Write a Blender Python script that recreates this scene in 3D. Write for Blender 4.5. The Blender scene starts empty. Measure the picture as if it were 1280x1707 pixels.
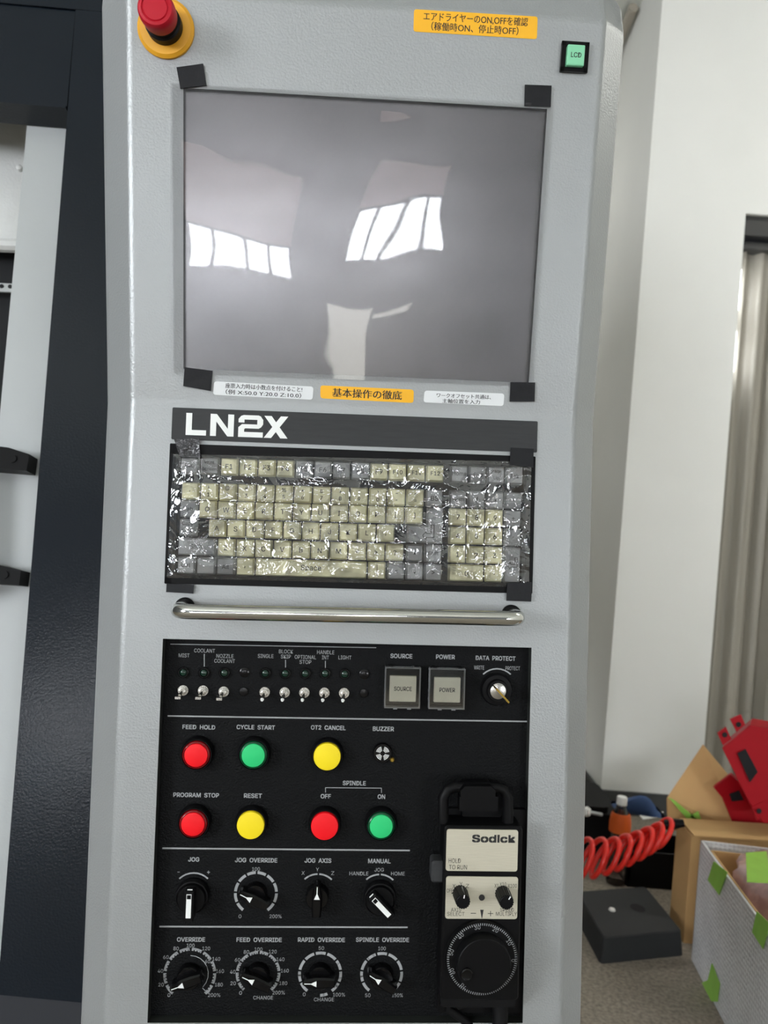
import bpy, bmesh, math, random
from math import sin, cos, pi, radians, sqrt, atan2
from mathutils import Vector, Matrix, Euler, noise
random.seed(7)
S = bpy.context.scene
COL = S.collection
# ------------------------------------------------------------------ camera
H = 1.05                       # camera height
ROLL = 0.0777
FPX, CX, CY = 1300.0, 640.0, 853.5
cr, sr = cos(ROLL), sin(ROLL)
def toW(v): return Vector((cr*v[0]+sr*v[1], v[2], sr*v[0]-cr*v[1]))   # camera axes (right, down, forward) -> world
CAM = Vector((0, 0, H))
cam = bpy.data.cameras.new('camera'); camo = bpy.data.objects.new('camera', cam); COL.objects.link(camo)
cam.sensor_fit = 'HORIZONTAL'; cam.sensor_width = 36; cam.lens = FPX/1280*36
cam.clip_start = .02
xr, yu, zb = toW((1, 0, 0)), toW((0, -1, 0)), toW((0, 0, -1))
camo.matrix_world = Matrix(((xr.x, yu.x, zb.x, 0), (xr.y, yu.y, zb.y, 0), (xr.z, yu.z, zb.z, H), (0, 0, 0, 1)))
cam.dof.use_dof = True; cam.dof.focus_distance = .78; cam.dof.aperture_fstop = 11
S.camera = camo
# ------------------------------------------------------------------ light and exposure
EXPOSURE = 0.02
WIN, HALO, LAMP, DOORGLOW = 40.0, 1.6, 1.5, 7.0
S.view_settings.view_transform = 'Standard'; S.view_settings.look = 'None'
S.view_settings.exposure = EXPOSURE; S.view_settings.gamma = 1; S.view_settings.use_curve_mapping = False
w = bpy.data.worlds.new('world'); S.world = w; w.use_nodes = True
w.node_tree.nodes['Background'].inputs[0].default_value = (.75, .85, 1, 1)
w.node_tree.nodes['Background'].inputs[1].default_value = .6
S.cycles.max_bounces = 8; S.cycles.transparent_max_bounces = 12
S.cycles.caustics_reflective = False; S.cycles.caustics_refractive = False
S.cycles.sample_clamp_indirect = 6
# ------------------------------------------------------------------ frames fixed from the photograph
def Rm(a):
    x, y, z = a
    return (Matrix.Rotation(z, 3, 'Z') @ Matrix.Rotation(y, 3, 'Y') @ Matrix.Rotation(x, 3, 'X'))
R0 = Rm((-0.0352, -0.04837, 0.03232)); T0 = Vector((-0.03457, 0.1319, 0.78339))
BEND = 0.18985; VB = 0.23656
def frame(u, up, n, o):
    M = Matrix.Identity(4)
    for i, c in enumerate((u, up, n)):
        for k in range(3): M[k][i] = c[k]
    for k in range(3): M[k][3] = o[k]
    return M
cu, cd, ci = R0.col[0].copy(), R0.col[1].copy(), R0.col[2].copy()
FL = frame(toW(cu), toW(-cd), toW(-ci), toW(T0)+CAM)                      # lower face: x right, y up, z out
dU = cd*cos(BEND)+ci*sin(BEND); nU = cd*sin(BEND)-ci*cos(BEND)
FU = frame(toW(cu), toW(-dU), toW(nU), toW(T0-cd*VB)+CAM)                 # upper face, origin on the fold
U2L = FL.inverted() @ FU
def ray(px, py): return toW(((px-CX)/FPX, (py-CY)/FPX, 1))
def on(F, px, py, h=0):
    Fi = F.inverted(); o = Fi @ CAM; d = Fi.to_3x3() @ ray(px, py)
    k = (h-o.z)/d.z
    return Vector((o.x+k*d.x, o.y+k*d.y))
def at(px, py, Y): d = ray(px, py); return CAM+d*(Y/d.y)
def onfloor(px, py, z=0): d = ray(px, py); return CAM+d*((z-H)/d.z)
# ------------------------------------------------------------------ materials
def lin(c):
    f = lambda v: v/12.92 if v <= .04045 else ((v+.055)/1.055)**2.4
    return tuple(f(v/255) for v in c)+(1,)
MATS = {}
def mat(name, rgb, rough=.5, metal=0, spec=.5, bump=0, bscale=300, var=0, vscale=8, coat=0, coat_rough=.05, emit=0, alpha=1, stretch=None, var2=None):
    m = bpy.data.materials.new(name); m.use_nodes = True; nt = m.node_tree; b = nt.nodes['Principled BSDF']
    col = lin(rgb); b.inputs['Base Color'].default_value = col
    b.inputs['Roughness'].default_value = rough; b.inputs['Metallic'].default_value = metal
    b.inputs['Specular IOR Level'].default_value = spec
    b.inputs['Coat Weight'].default_value = coat; b.inputs['Coat Roughness'].default_value = coat_rough
    if emit:
        b.inputs['Emission Color'].default_value = col; b.inputs['Emission Strength'].default_value = emit
    if alpha < 1: b.inputs['Alpha'].default_value = alpha
    tc = nt.nodes.new('ShaderNodeTexCoord'); src = tc.outputs['Object']
    if stretch:
        mp = nt.nodes.new('ShaderNodeMapping'); mp.inputs['Scale'].default_value = stretch
        nt.links.new(src, mp.inputs['Vector']); src = mp.outputs['Vector']
    n = nt.nodes.new('ShaderNodeTexNoise'); n.inputs['Scale'].default_value = vscale; n.inputs['Detail'].default_value = 5
    nt.links.new(src, n.inputs['Vector'])
    mx = nt.nodes.new('ShaderNodeMix'); mx.data_type = 'RGBA'
    v = max(var, .015)
    mx.inputs[6].default_value = tuple(c*(1-v) for c in col[:3])+(1,)
    mx.inputs[7].default_value = lin(var2) if var2 else tuple(min(1, c*(1+v)) for c in col[:3])+(1,)
    rp = nt.nodes.new('ShaderNodeMapRange'); rp.inputs[1].default_value = .3; rp.inputs[2].default_value = .7
    nt.links.new(n.outputs[0], rp.inputs[0]); nt.links.new(rp.outputs[0], mx.inputs[0])
    nt.links.new(mx.outputs[2], b.inputs['Base Color'])
    if bump:
        n2 = nt.nodes.new('ShaderNodeTexNoise'); n2.inputs['Scale'].default_value = bscale; n2.inputs['Detail'].default_value = 2
        nt.links.new(src, n2.inputs['Vector'])
        bp = nt.nodes.new('ShaderNodeBump'); bp.inputs['Strength'].default_value = bump; bp.inputs['Distance'].default_value = .002
        nt.links.new(n2.outputs[0], bp.inputs['Height']); nt.links.new(bp.outputs[0], b.inputs['Normal'])
    MATS[name] = m
    return m
def emitter(name, rgb, strength):
    m = bpy.data.materials.new(name); m.use_nodes = True; nt = m.node_tree
    for n in list(nt.nodes):
        if n.type == 'BSDF_PRINCIPLED': nt.nodes.remove(n)
    e = nt.nodes.new('ShaderNodeEmission'); e.inputs[0].default_value = lin(rgb); e.inputs[1].default_value = strength
    nt.links.new(e.outputs[0], nt.nodes['Material Output'].inputs[0]); MATS[name] = m
    return m
def clear(name, rough=.03, tint=(1, 1, 1), ior=1.5, boost=1.0, veil=0.0, crinkle=None, refl=(1, 1, 1), haze=0):
    """thin clear plastic: see-through with a Fresnel reflection"""
    m = bpy.data.materials.new(name); m.use_nodes = True; nt = m.node_tree
    nt.nodes.remove(nt.nodes['Principled BSDF'])
    t = nt.nodes.new('ShaderNodeBsdfTransparent'); t.inputs[0].default_value = tint+(1,)
    g = nt.nodes.new('ShaderNodeBsdfGlossy'); g.inputs['Roughness'].default_value = rough; g.inputs[0].default_value = refl+(1,)
    fr = nt.nodes.new('ShaderNodeFresnel'); fr.inputs[0].default_value = ior
    mu = nt.nodes.new('ShaderNodeMath'); mu.operation = 'MULTIPLY'; mu.inputs[1].default_value = boost; mu.use_clamp = True
    nt.links.new(fr.outputs[0], mu.inputs[0])
    gl = g.outputs[0]
    if haze:      # scuffed plastic: part of the reflection is spread wide
        g2 = nt.nodes.new('ShaderNodeBsdfGlossy'); g2.inputs['Roughness'].default_value = .42; mh = nt.nodes.new('ShaderNodeMixShader'); mh.inputs[0].default_value = haze
        nt.links.new(g.outputs[0], mh.inputs[1]); nt.links.new(g2.outputs[0], mh.inputs[2]); gl = mh.outputs[0]
    mx = nt.nodes.new('ShaderNodeMixShader'); nt.links.new(mu.outputs[0], mx.inputs[0])
    nt.links.new(t.outputs[0], mx.inputs[1]); nt.links.new(gl, mx.inputs[2])
    out = mx.outputs[0]
    if veil:
        d = nt.nodes.new('ShaderNodeBsdfDiffuse'); d.inputs[0].default_value = (.8, .82, .85, 1)
        m2 = nt.nodes.new('ShaderNodeMixShader'); m2.inputs[0].default_value = veil
        nt.links.new(out, m2.inputs[1]); nt.links.new(d.outputs[0], m2.inputs[2]); out = m2.outputs[0]
    if crinkle:
        tc = nt.nodes.new('ShaderNodeTexCoord')
        n = nt.nodes.new('ShaderNodeTexNoise'); n.inputs['Scale'].default_value = crinkle[0]; n.inputs['Detail'].default_value = 3
        n.inputs['Distortion'].default_value = .8
        if hasattr(n, 'noise_type'):
            n.noise_type = 'RIDGED_MULTIFRACTAL' if crinkle[2] else 'FBM'
        nt.links.new(tc.outputs['Object'], n.inputs['Vector'])
        bp = nt.nodes.new('ShaderNodeBump'); bp.inputs['Strength'].default_value = crinkle[1]; bp.inputs['Distance'].default_value = .009
        nt.links.new(n.outputs[0], bp.inputs['Height'])
        for nd in (g, fr): nt.links.new(bp.outputs[0], nd.inputs['Normal'])
    nt.links.new(out, nt.nodes['Material Output'].inputs[0]); MATS[name] = m
    return m
mat('body_paint', (151, 154, 154), .38, metal=.32, spec=.5, bump=.22, bscale=480, var=.02, vscale=14)
mat('recess_edge', (40, 42, 40), .6, spec=.15)
mat('panel_black', (13, 14, 15), .55, spec=.1, bump=.55, bscale=520)
mat('legend', (150, 152, 154), .6)
mat('strip_dark', (50, 51, 52), .5, spec=.2, bump=.05, bscale=60, var=.08, vscale=40, stretch=(1, 9, 1))
mat('print_white', (226, 228, 226), .55)
mat('black_plastic', (10, 10, 11), .45, spec=.12)
mat('black_gloss', (6, 6, 7), .2, spec=.3)
mat('black_rubber', (11, 11, 12), .6, spec=.15)
mat('red_cap', (176, 14, 36), .45, spec=.25)
mat('yellow_disc', (222, 160, 32), .45)
mat('key_cream', (226, 222, 178), .5, var=.05, vscale=30)
mat('key_grey', (146, 148, 148), .5)
mat('key_print', (28, 28, 28), .6)
mat('chrome', (205, 205, 200), .12, metal=1)
mat('nickel', (190, 188, 182), .25, metal=1)
mat('brass', (180, 150, 70), .3, metal=1)
mat('brushed_plate', (188, 183, 165), .42, metal=.25, bump=.12, bscale=90, var=.05, vscale=40, stretch=(1, 26, 1))
mat('lens_red', (228, 10, 24), .5, spec=.3)
mat('lens_green', (40, 190, 112), .5, spec=.3)
mat('lens_yellow', (232, 208, 26), .5, spec=.3)
mat('skirt_red', (110, 8, 14), .2); mat('skirt_green', (10, 66, 40), .2)
mat('led_green', (10, 42, 30), .15)
mat('cap_white', (232, 229, 214), .5, var=.04, vscale=60)
mat('lcd_green', (120, 190, 150), .4, emit=.12)
mat('sticker_yellow', (232, 172, 14), .4)
mat('sticker_white', (214, 217, 218), .35)
mat('ink', (22, 22, 24), .6)
mat('tape_black', (12, 13, 17), .45, spec=.25, bump=.2, bscale=120)
mat('tape_crumple', (40, 40, 42), .2, bump=.9, bscale=160)
mat('screen_face', (114, 113, 115), .27, metal=.75, var=.12, vscale=9, bump=.02, bscale=30, stretch=(1, 2.2, 1))
mat('navy_paint', (19, 25, 32), .22, spec=.2, bump=.12, bscale=300)
mat('navy_dark', (20, 24, 32), .5)
mat('machine_grey', (174, 178, 178), .45, bump=.05, bscale=300)
mat('machine_light', (205, 207, 205), .32, bump=.3, bscale=260, var=.06, vscale=20)
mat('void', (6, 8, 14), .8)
mat('wall_white', (236, 236, 231), .8, var=.02, vscale=3)
mat('ceiling_white', (232, 236, 230), .8)
mat('room_wall', (118, 120, 124), .8, var=.05, vscale=2)
mat('baseboard_dark', (58, 60, 60), .5)
mat('frame_dark', (50, 50, 48), .5)
mat('concrete', (136, 127, 115), .85, bump=.4, bscale=160, var=.34, vscale=110)
mat('curtain', (148, 143, 132), .5, var=.12, vscale=10, stretch=(1, 1, .12))
mat('kraft', (206, 166, 112), .8, var=.04, vscale=10)
mat('red_metal', (164, 6, 24), .5, spec=.22)
mat('tape_green', (150, 205, 85), .4, var=.06, vscale=30)
mat('foam_black', (38, 40, 42), .75, var=.05, vscale=20)
mat('hose_red', (226, 44, 34), .3)
mat('cloth_blue', (52, 78, 122), .8)
mat('label_orange', (226, 98, 28), .5)
mat('paper_white', (235, 235, 232), .6)
mat('pink_wrap', (206, 168, 168), .35, bump=.9, bscale=60, var=.25, vscale=30, coat=.6)
mat('window_frame', (70, 70, 74), .5)
mat('pipe_cream', (176, 168, 154), .4)
emitter('daylight', (246, 250, 255), WIN)
emitter('halo_panel', (255, 226, 222), HALO)
emitter('lamp_tube', (255, 252, 242), LAMP*5); emitter('lamp_tube_bright', (255, 253, 246), LAMP*26)
emitter('door_glow', (250, 248, 238), DOORGLOW)
clear('clear_film', .02, boost=1.8, haze=.45)
clear('clear_crinkle', .06, boost=2.6, veil=.012, crinkle=(30, 1.0, False))
clear('clear_cover', .05, tint=(.96, .96, .94), boost=1.6)
clear('clear_edge', .1, tint=(.8, .8, .8), boost=2.0, veil=.28)
clear('bottle_plastic', .08, tint=(.75, .68, .66), boost=1.5)
# foil bubble wrap: silver-grey with rows of fine bubbles
def foil():
    m = mat('foil_wrap', (228, 229, 231), .45, metal=.1, var=.08, vscale=12)
    nt = m.node_tree; b = nt.nodes['Principled BSDF']
    tc = nt.nodes.new('ShaderNodeTexCoord'); v = nt.nodes.new('ShaderNodeTexVoronoi'); v.inputs['Scale'].default_value = 95
    v.inputs['Randomness'].default_value = .25
    nt.links.new(tc.outputs['Object'], v.inputs['Vector'])
    bp = nt.nodes.new('ShaderNodeBump'); bp.inputs['Strength'].default_value = .9; bp.inputs['Distance'].default_value = .004; bp.invert = True
    nt.links.new(v.outputs['Distance'], bp.inputs['Height']); nt.links.new(bp.outputs[0], b.inputs['Normal'])
foil()
# ------------------------------------------------------------------ mesh builder
_txt = {}
try:
    import os
    SANS = bpy.data.fonts.load(os.path.join(bpy.utils.system_resource('DATAFILES'), 'fonts', 'Inter.woff2'))   # Blender's own bundled typeface
except Exception:
    SANS = None
def text_mesh(s, bold):
    k = (s, bold)
    if k not in _txt:
        c = bpy.data.curves.new('t', 'FONT')
        if SANS and max(map(ord, s)) < 0x2000: c.font = SANS
        else: bold = 0
        c.body = s; c.size = 1; c.offset = bold; c.resolution_u = 3
        o = bpy.data.objects.new('t', c)
        me = bpy.data.meshes.new_from_object(o)
        vs = [v.co.copy() for v in me.vertices]; fs = [tuple(p.vertices) for p in me.polygons]
        bpy.data.objects.remove(o); bpy.data.curves.remove(c); bpy.data.meshes.remove(me)
        _txt[k] = (vs, fs)
    return _txt[k]
class MB:
    def __init__(s, M=None): s.v = []; s.f = []; s.m = []; s.mi = 0; s.M = M
    def add(s, vs, fs):
        b = len(s.v)
        s.v += [tuple(s.M @ Vector(p)) if s.M else tuple(p) for p in vs]
        s.f += [tuple(i+b for i in f) for f in fs]; s.m += [s.mi]*len(fs)
    def prism(s, pts, z0, z1, top=None):
        n = len(pts); t = top or pts
        vs = [(x, y, z0) for x, y in pts]+[(x, y, z1) for x, y in t]
        s.add(vs, [tuple(range(n-1, -1, -1)), tuple(range(n, 2*n))]+[(i, (i+1) % n, n+(i+1) % n, n+i) for i in range(n)])
    def box(s, x0, x1, y0, y1, z0, z1): s.prism([(x0, y0), (x1, y0), (x1, y1), (x0, y1)], z0, z1)
    def rbox(s, x0, x1, y0, y1, z0, z1, r=.002, n=4, ch=0):
        def rr(d):
            pts = []
            for cx, cy, a in ((x1-r, y0+r, -pi/2), (x1-r, y1-r, 0), (x0+r, y1-r, pi/2), (x0+r, y0+r, pi)):
                for k in range(n+1): pts.append((cx+(r-d)*cos(a+pi/2*k/n), cy+(r-d)*sin(a+pi/2*k/n)))
            return pts
        if ch: s.prism(rr(0), z0, z1-ch); s.prism(rr(0), z1-ch, z1, rr(min(ch, r*.9)))
        else: s.prism(rr(0), z0, z1)
    def lathe(s, prof, c=(0, 0), n=32, cap0=True, cap1=True):
        vs = []; fs = []; k = len(prof)
        for r, z in prof:
            for i in range(n): a = 2*pi*i/n; vs.append((c[0]+r*cos(a), c[1]+r*sin(a), z))
        for j in range(k-1):
            for i in range(n): fs.append((j*n+i, j*n+(i+1) % n, (j+1)*n+(i+1) % n, (j+1)*n+i))
        if cap0: fs.append(tuple(range(n-1, -1, -1)))
        if cap1: fs.append(tuple((k-1)*n+i for i in range(n)))
        s.add(vs, fs)
    def arc(s, c, r0, r1, a0, a1, z0, z1, n=12):
        o = [(c[0]+r1*cos(a0+(a1-a0)*i/n), c[1]+r1*sin(a0+(a1-a0)*i/n)) for i in range(n+1)]
        q = [(c[0]+r0*cos(a0+(a1-a0)*i/n), c[1]+r0*sin(a0+(a1-a0)*i/n)) for i in range(n+1)]
        for i in range(n): s.prism([q[i], o[i], o[i+1], q[i+1]] if a1 > a0 else [q[i], q[i+1], o[i+1], o[i]], z0, z1)
    def line(s, a, b, wd, z0, z1):
        d = Vector((b[0]-a[0], b[1]-a[1])); nrm = Vector((-d.y, d.x)).normalized()*wd/2
        s.prism([(a[0]-nrm.x, a[1]-nrm.y), (b[0]-nrm.x, b[1]-nrm.y), (b[0]+nrm.x, b[1]+nrm.y), (a[0]+nrm.x, a[1]+nrm.y)], z0, z1)
    def tube(s, pts, r, n=12, cap=True):
        P = [Vector(p) for p in pts]; vs = []; fs = []; up = None
        rs = r if isinstance(r, (list, tuple)) else [r]*len(P)
        for i, p in enumerate(P):
            t = (P[min(i+1, len(P)-1)]-P[max(i-1, 0)]).normalized()
            if up is None:
                up = t.orthogonal().normalized()
            up = (up-t*up.dot(t)).normalized(); sd = t.cross(up)
            for k in range(n): a = 2*pi*k/n; vs.append(p+(up*cos(a)+sd*sin(a))*rs[i])
        for j in range(len(P)-1):
            for i in range(n): fs.append((j*n+i, j*n+(i+1) % n, (j+1)*n+(i+1) % n, (j+1)*n+i))
        if cap: fs += [tuple(range(n-1, -1, -1)), tuple((len(P)-1)*n+i for i in range(n))]
        s.add(vs, fs)
    def text(s, t, cx, cy, wd, hd, z, bold=0.0, rot=0, thick=.00015):
        vs, fs = text_mesh(t, 0)
        if not vs: return
        x0 = min(v.x for v in vs); x1 = max(v.x for v in vs); y0 = min(v.y for v in vs); y1 = max(v.y for v in vs)
        if wd: sx = wd/(x1-x0); sy = hd/(y1-y0) if hd else sx
        else:
            cap = max(v.y for v in text_mesh('H', 0)[0]); sx = sy = hd/cap      # cap height sets the size
        ca, sa = cos(rot), sin(rot); out = []
        for v in vs:
            x = (v.x-(x0+x1)/2)*sx; y = (v.y-(y0+y1)/2)*sy
            out.append((cx+x*ca-y*sa, cy+x*sa+y*ca, z+thick))
        if bold > 0:      # heavier stroke: the outline laid down again, shifted by a hair
            e = bold*(hd or (y1-y0)*sy)*1.6
            for dx, dy, dz in ((-e, -e, 1e-5), (e, -e, 2e-5), (e, e, 3e-5), (-e, e, 4e-5)): s.add([(p[0]+dx, p[1]+dy, p[2]+dz) for p in out], fs)
        else: s.add(out, fs)
    def quad3(s, pts, t):
        """a plate from 3-D corners with thickness t along its normal"""
        P = [Vector(p) for p in pts]; nrm = (P[1]-P[0]).cross(P[2]-P[0]).normalized()*t; n = len(P)
        s.add(P+[p-nrm for p in P], [tuple(range(n)), tuple(range(2*n-1, n-1, -1))]+[(i, n+i, n+(i+1) % n, (i+1) % n) for i in range(n)])
    def mesh(s, name, mats, ang=35):
        me = bpy.data.meshes.new(name); me.from_pydata(s.v, [], s.f)
        for m in mats: me.materials.append(MATS[m])
        me.polygons.foreach_set('material_index', s.m)
        me.polygons.foreach_set('use_smooth', [True]*len(s.f))
        me.update()
        bm = bmesh.new(); bm.from_mesh(me); bmesh.ops.remove_doubles(bm, verts=bm.verts, dist=1e-7)
        bmesh.ops.recalc_face_normals(bm, faces=bm.faces) if getattr(s, 'recalc', False) else None
        bm.to_mesh(me); bm.free()
        me.set_sharp_from_angle(angle=radians(ang))
        return me
WM = {}
def link(name, data, parent=None, M=None):
    o = bpy.data.objects.new(name, data); COL.objects.link(o)
    M = M or (WM[parent] if parent else Matrix.Identity(4))
    if parent:
        o.parent = parent; o.matrix_parent_inverse = Matrix.Identity(4); o.matrix_basis = WM[parent].inverted() @ M
    else: o.matrix_basis = M
    WM[o] = M.copy()
    return o
def build(name, mb, mats, parent=None, M=None, label=None, ang=35):
    o = link(name, mb.mesh(name, mats if isinstance(mats, (list, tuple)) else [mats], ang), parent, M)
    if label: o['label'] = label
    return o
def tag(o, label, cat, group=None):
    o['label'] = label; o['category'] = cat
    if group: o['group'] = group
    return o
def thing(name, label, cat, loc, group=None, M=None):
    o = link(name, None, None, M or Matrix.Translation(loc)); o.empty_display_size = .05
    return tag(o, label, cat, group)
def struct(name, mb, mats, M=None):
    o = build(name, mb, mats, None, M); o['kind'] = 'structure'; return o
def TR(F, p, h=0): return F @ Matrix.Translation((p[0], p[1], h))
def rpoly(pts, r, n=4):
    out = []; k = len(pts)
    for i in range(k):
        p = Vector(pts[i]); a = Vector(pts[i-1]); b = Vector(pts[(i+1) % k])
        s0 = p+(a-p).normalized()*r; s1 = p+(b-p).normalized()*r
        for j in range(n+1):
            t = j/n; q = s0*(1-t)**2+p*2*t*(1-t)+s1*t*t; out.append((q.x, q.y))
    return out
def ccw(pts):
    a = sum(pts[i-1][0]*pts[i][1]-pts[i][0]*pts[i-1][1] for i in range(len(pts)))
    return pts if a > 0 else pts[::-1]
# ================================================================== ROOM
YB, YF, ZC = -5.0, 2.9, 3.2
XE, XJ = .884, 1.255          # pillar edge, door jamb
b = MB(); b.box(-4, 4.2, YB, 6.2, -.1, 0); struct('floor', b, 'concrete')
b = MB(); b.box(-4, 4.2, YB-.2, 6.2, ZC, ZC+.1); struct('ceiling', b, 'ceiling_white')
b = MB(); b.box(-4, 4.2, YB-.2, YB, 0, ZC); struct('wall_back', b, 'room_wall')
b = MB(); b.box(-4.2, -4, YB-.2, 6.2, 0, ZC); struct('wall_left', b, 'room_wall')
b = MB(); b.box(4.2, 4.4, YB-.2, 6.2, 0, ZC); struct('wall_right', b, 'wall_white')
b = MB(); b.box(-4, XE, 6.2, 6.4, 0, ZC); struct('wall_alcove', b, 'wall_white')
b = MB(); b.box(XE, XJ, YF, 6.4, 0, ZC); b.box(XJ, 2.6, YF, YF+.2, 2.262, ZC); b.box(2.6, 4.2, YF, YF+.2, 0, ZC); struct('wall_front', b, 'wall_white')
b = MB(); b.box(XE-.012, XJ, YF-.012, YF, 0, .085); b.box(XE-.012, XE, YF-.012, 6.2, 0, .085); struct('baseboard_front', b, 'baseboard_dark')
b = MB(); b.box(XJ, 2.6, YF+.02, YF+.18, 2.19, 2.262); b.box(XJ, 2.6, YF+.05, YF+.15, 2.15, 2.175); struct('trim_1', b, 'frame_dark')
# daylight slots between curtain and jamb
b = MB()
for y0, y1 in ((450, 482), (485, 517), (553, 586), (589, 621)):
    p0 = at(1238-(y0-450)*.09, y0, YF+.03); p1 = at(1238-(y1-450)*.09, y1, YF+.03)
    b.box(XJ+.001, XJ+.011, YF+.025, YF+.032, p1.z, p0.z)
struct('window_4', b, 'daylight')
b = MB(); b.tube([(XE-.03, YF+.28, ZC-.02), (XE-.03, YF+.5, ZC-.05), (XE-.03, 3.6, ZC-.10)], .02); struct('trim_2', b, 'pipe_cream')
# back wall windows: clear panes below, added glow panels above for a soft halo
def window(name, x0, x1, z0, z1, zt, n):
    b = MB(); wd = (x1-x0)/n
    b.mi = 0
    for i in range(n): b.box(x0+i*wd+.02, x0+(i+1)*wd-.02, YB+.004, YB+.012, z0, z1)
    b.mi = 1
    if zt > z1: b.box(x0, x1, YB+.004, YB+.010, z1+.03, zt)
    b.mi = 2
    b.box(x0-.05, x1+.05, YB, YB+.004, z0-.05, max(zt, z1)+.05)
    struct(name, b, ['daylight', 'halo_panel', 'window_frame'])
window('window_1', -1.12, -.24, 1.24, 1.53, 2.05, 4)
window('window_2', .22, .90, 1.42, 1.64, 2.05, 4)
window('window_3', -2.15, -1.6, .6, 1.08, 1.08, 2)
window('fill_window_6', 3.2, 4.1, .6, 1.35, 1.35, 2)  # added fill light for the cabinet's right side and the clutter
b = MB(); b.mi = 0
for k in range(3): b.box(-3.996, -3.988, -3.6+k*.55, -3.6+k*.55+.52, 1.0, 2.3)
b.mi = 1; b.box(-4, -3.996, -3.66, -1.92, .94, 2.36); struct('fill_window_5', b, ['daylight', 'window_frame'])  # added fill panes on the left wall, lighting the left chamfer
b = MB(); b.mi = 0; b.box(.2, .52, YB+.004, YB+.012, .35, 1.0); b.box(.55, .9, YB+.004, YB+.012, .88, .93); b.mi = 1; b.box(.1, 1.0, YB, YB+.004, 0, 1.12); struct('door_1', b, ['door_glow', 'window_frame'])
for i, (x, y) in enumerate(((-2.4, -1.6), (.3, 4.7), (-1.1, -3.6), (1.1, -3.6), (2.7, 1.8))):  # the last fitting is added to brighten the boxes and right wall
    t = thing('ceiling_light', ['long ceiling light fitting high at the left behind the camera', 'ceiling light fitting in the alcove behind the pillar', 'long ceiling light fitting near the back windows', 'long ceiling light fitting near the back windows', 'added fill light fitting above the boxes by the wall'][i], 'ceiling light', (x, y, ZC), 'fluorescent ceiling lights')
    b = MB(); b.box(-.62, .62, -.12, .12, -.05, 0); build('housing', b, 'ceiling_white', t)
    b = MB()
    for yy in (-.06, .06): b.box(-.6, .6, yy-(.03 if i in (1, 4) else .014), yy+(.03 if i in (1, 4) else .014), -.066, -.051)
    build('tube', b, 'lamp_tube_bright' if i in (1, 4) else 'lamp_tube', t)
# curtain of the doorway
b = MB(); N = 150; vs = []; fs = []
for j in (0, 1):
    for i in range(N+1):
        x = XJ+.012+i*.008; ph = i*.75+1.3*sin(i*.23)+.8*sin(i*.071)
        vs.append((x, YF+.10+.016*sin(ph)+.006*sin(ph*2.3), .02 if j == 0 else 2.17))
fs = [(i, i+1, N+2+i, N+1+i) for i in range(N)]
b.add(vs, fs); b.add([(x, y+.003, z) for x, y, z in vs], [f[::-1] for f in fs])
tag(build('curtain', b, 'curtain', ang=80), 'grey-brown pleated curtain hanging in the doorway at right', 'curtain')
# ================================================================== MACHINE behind, at left
AY = .064
MN = Vector((sin(AY), -cos(AY), 0)); MU = Vector((cos(AY), sin(AY), 0)); MO = at(60, 850, 1.1)
TILT = radians(9)
# leaning front skin of the column
up2 = Vector((0, 0, cos(TILT)))-MN*sin(TILT); n2 = MN*cos(TILT)+Vector((0, 0, sin(TILT)))
FM = frame(MU, Vector((0, 0, 1)), MN, MO); FC = frame(MU, up2, n2, MO)
mach = thing('machine_tool', 'large navy and grey machine tool behind the control panel at left', 'machine', (MO.x-.3, MO.y+.3, 0))
def poly(F, pts, h, z0, z1, mb): mb.prism(ccw([tuple(on(F, x, y, h)) for x, y in pts]), z0, z1)
b = MB(); poly(FC, [(126, 16), (330, 33), (330, 1684), (141, 1672), (-6, 1658), (0, 1600)], 0, -.05, 0, b); build('column_panel', b, 'navy_paint', mach, FC)
b = MB(); poly(FC, [(-300, -22), (330, 33), (330, -80), (-300, -200)], 0, -.05, 0.0, b)
o = build('top_cover', b, 'navy_paint', mach, FC @ Matrix.Translation((0, 0, 0)))
b = MB(); poly(FC, [(-300, -24), (124.5, 16), (110, 181), (-300, 146)], 0, -.05, -.003, b)
poly(FC, [(-300, 141), (110.5, 177), (110, 181), (-300, 146)], 0, -.003, .002, b); build('header_panel', b, 'navy_paint', mach, FC, ang=20)
b = MB(); poly(FC, [(-300, 100), (112, 140), (112, 199), (-300, 193)], -.05, -.056, -.05, b); build('header_underside', b, 'navy_dark', mach, FC)
b = MB(); poly(FC, [(-300, 1620), (400, 1690), (400, 1900), (-300, 1900)], -.03, -.06, -.03, b); build('base_plinth', b, 'navy_dark', mach, FC)
door = MB(); hd = -.052
poly(FC, [(46.5, 192), (112, 196), (130, 200), (30, 1700), (-300, 1700), (-300, 700), (-1, 700), (8, 600)], hd, hd-.03, hd, door)
dr = build('door', door, 'machine_grey', mach, FC)
def handle(px, py0, py1):
    p = on(FC, px, (py0+py1)/2, hd+.03); hh = (on(FC, px, py0, hd+.03)-on(FC, px, py1, hd+.03)).length/2
    b = MB()
    # foot bracket with chamfered end
    b.prism([(p.x-.09, p.y-hh), (p.x, p.y-hh), (p.x, p.y+hh*.55), (p.x-.03, p.y+hh), (p.x-.09, p.y+hh*1.15)], hd, hd+.035)
    b.lathe([(.006, hd+.035), (.006, hd+.037), (.004, hd+.037)], (p.x-.022, p.y), 16)
    return b
b1 = handle(49, 750, 786); b2 = handle(36, 945, 976)
for q in (b2,): b1.v += [v for v in q.v]; off = len(b1.v)-len(q.v); b1.f += [tuple(i+off for i in f) for f in q.f]; b1.m += q.m
pa = on(FC, -70, 735, hd+.05); pb = on(FC, -80, 985, hd+.05)
b1.tube([(pa.x, pa.y, hd+.04), (pb.x, pb.y, hd+.04)], .018, 16)
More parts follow.
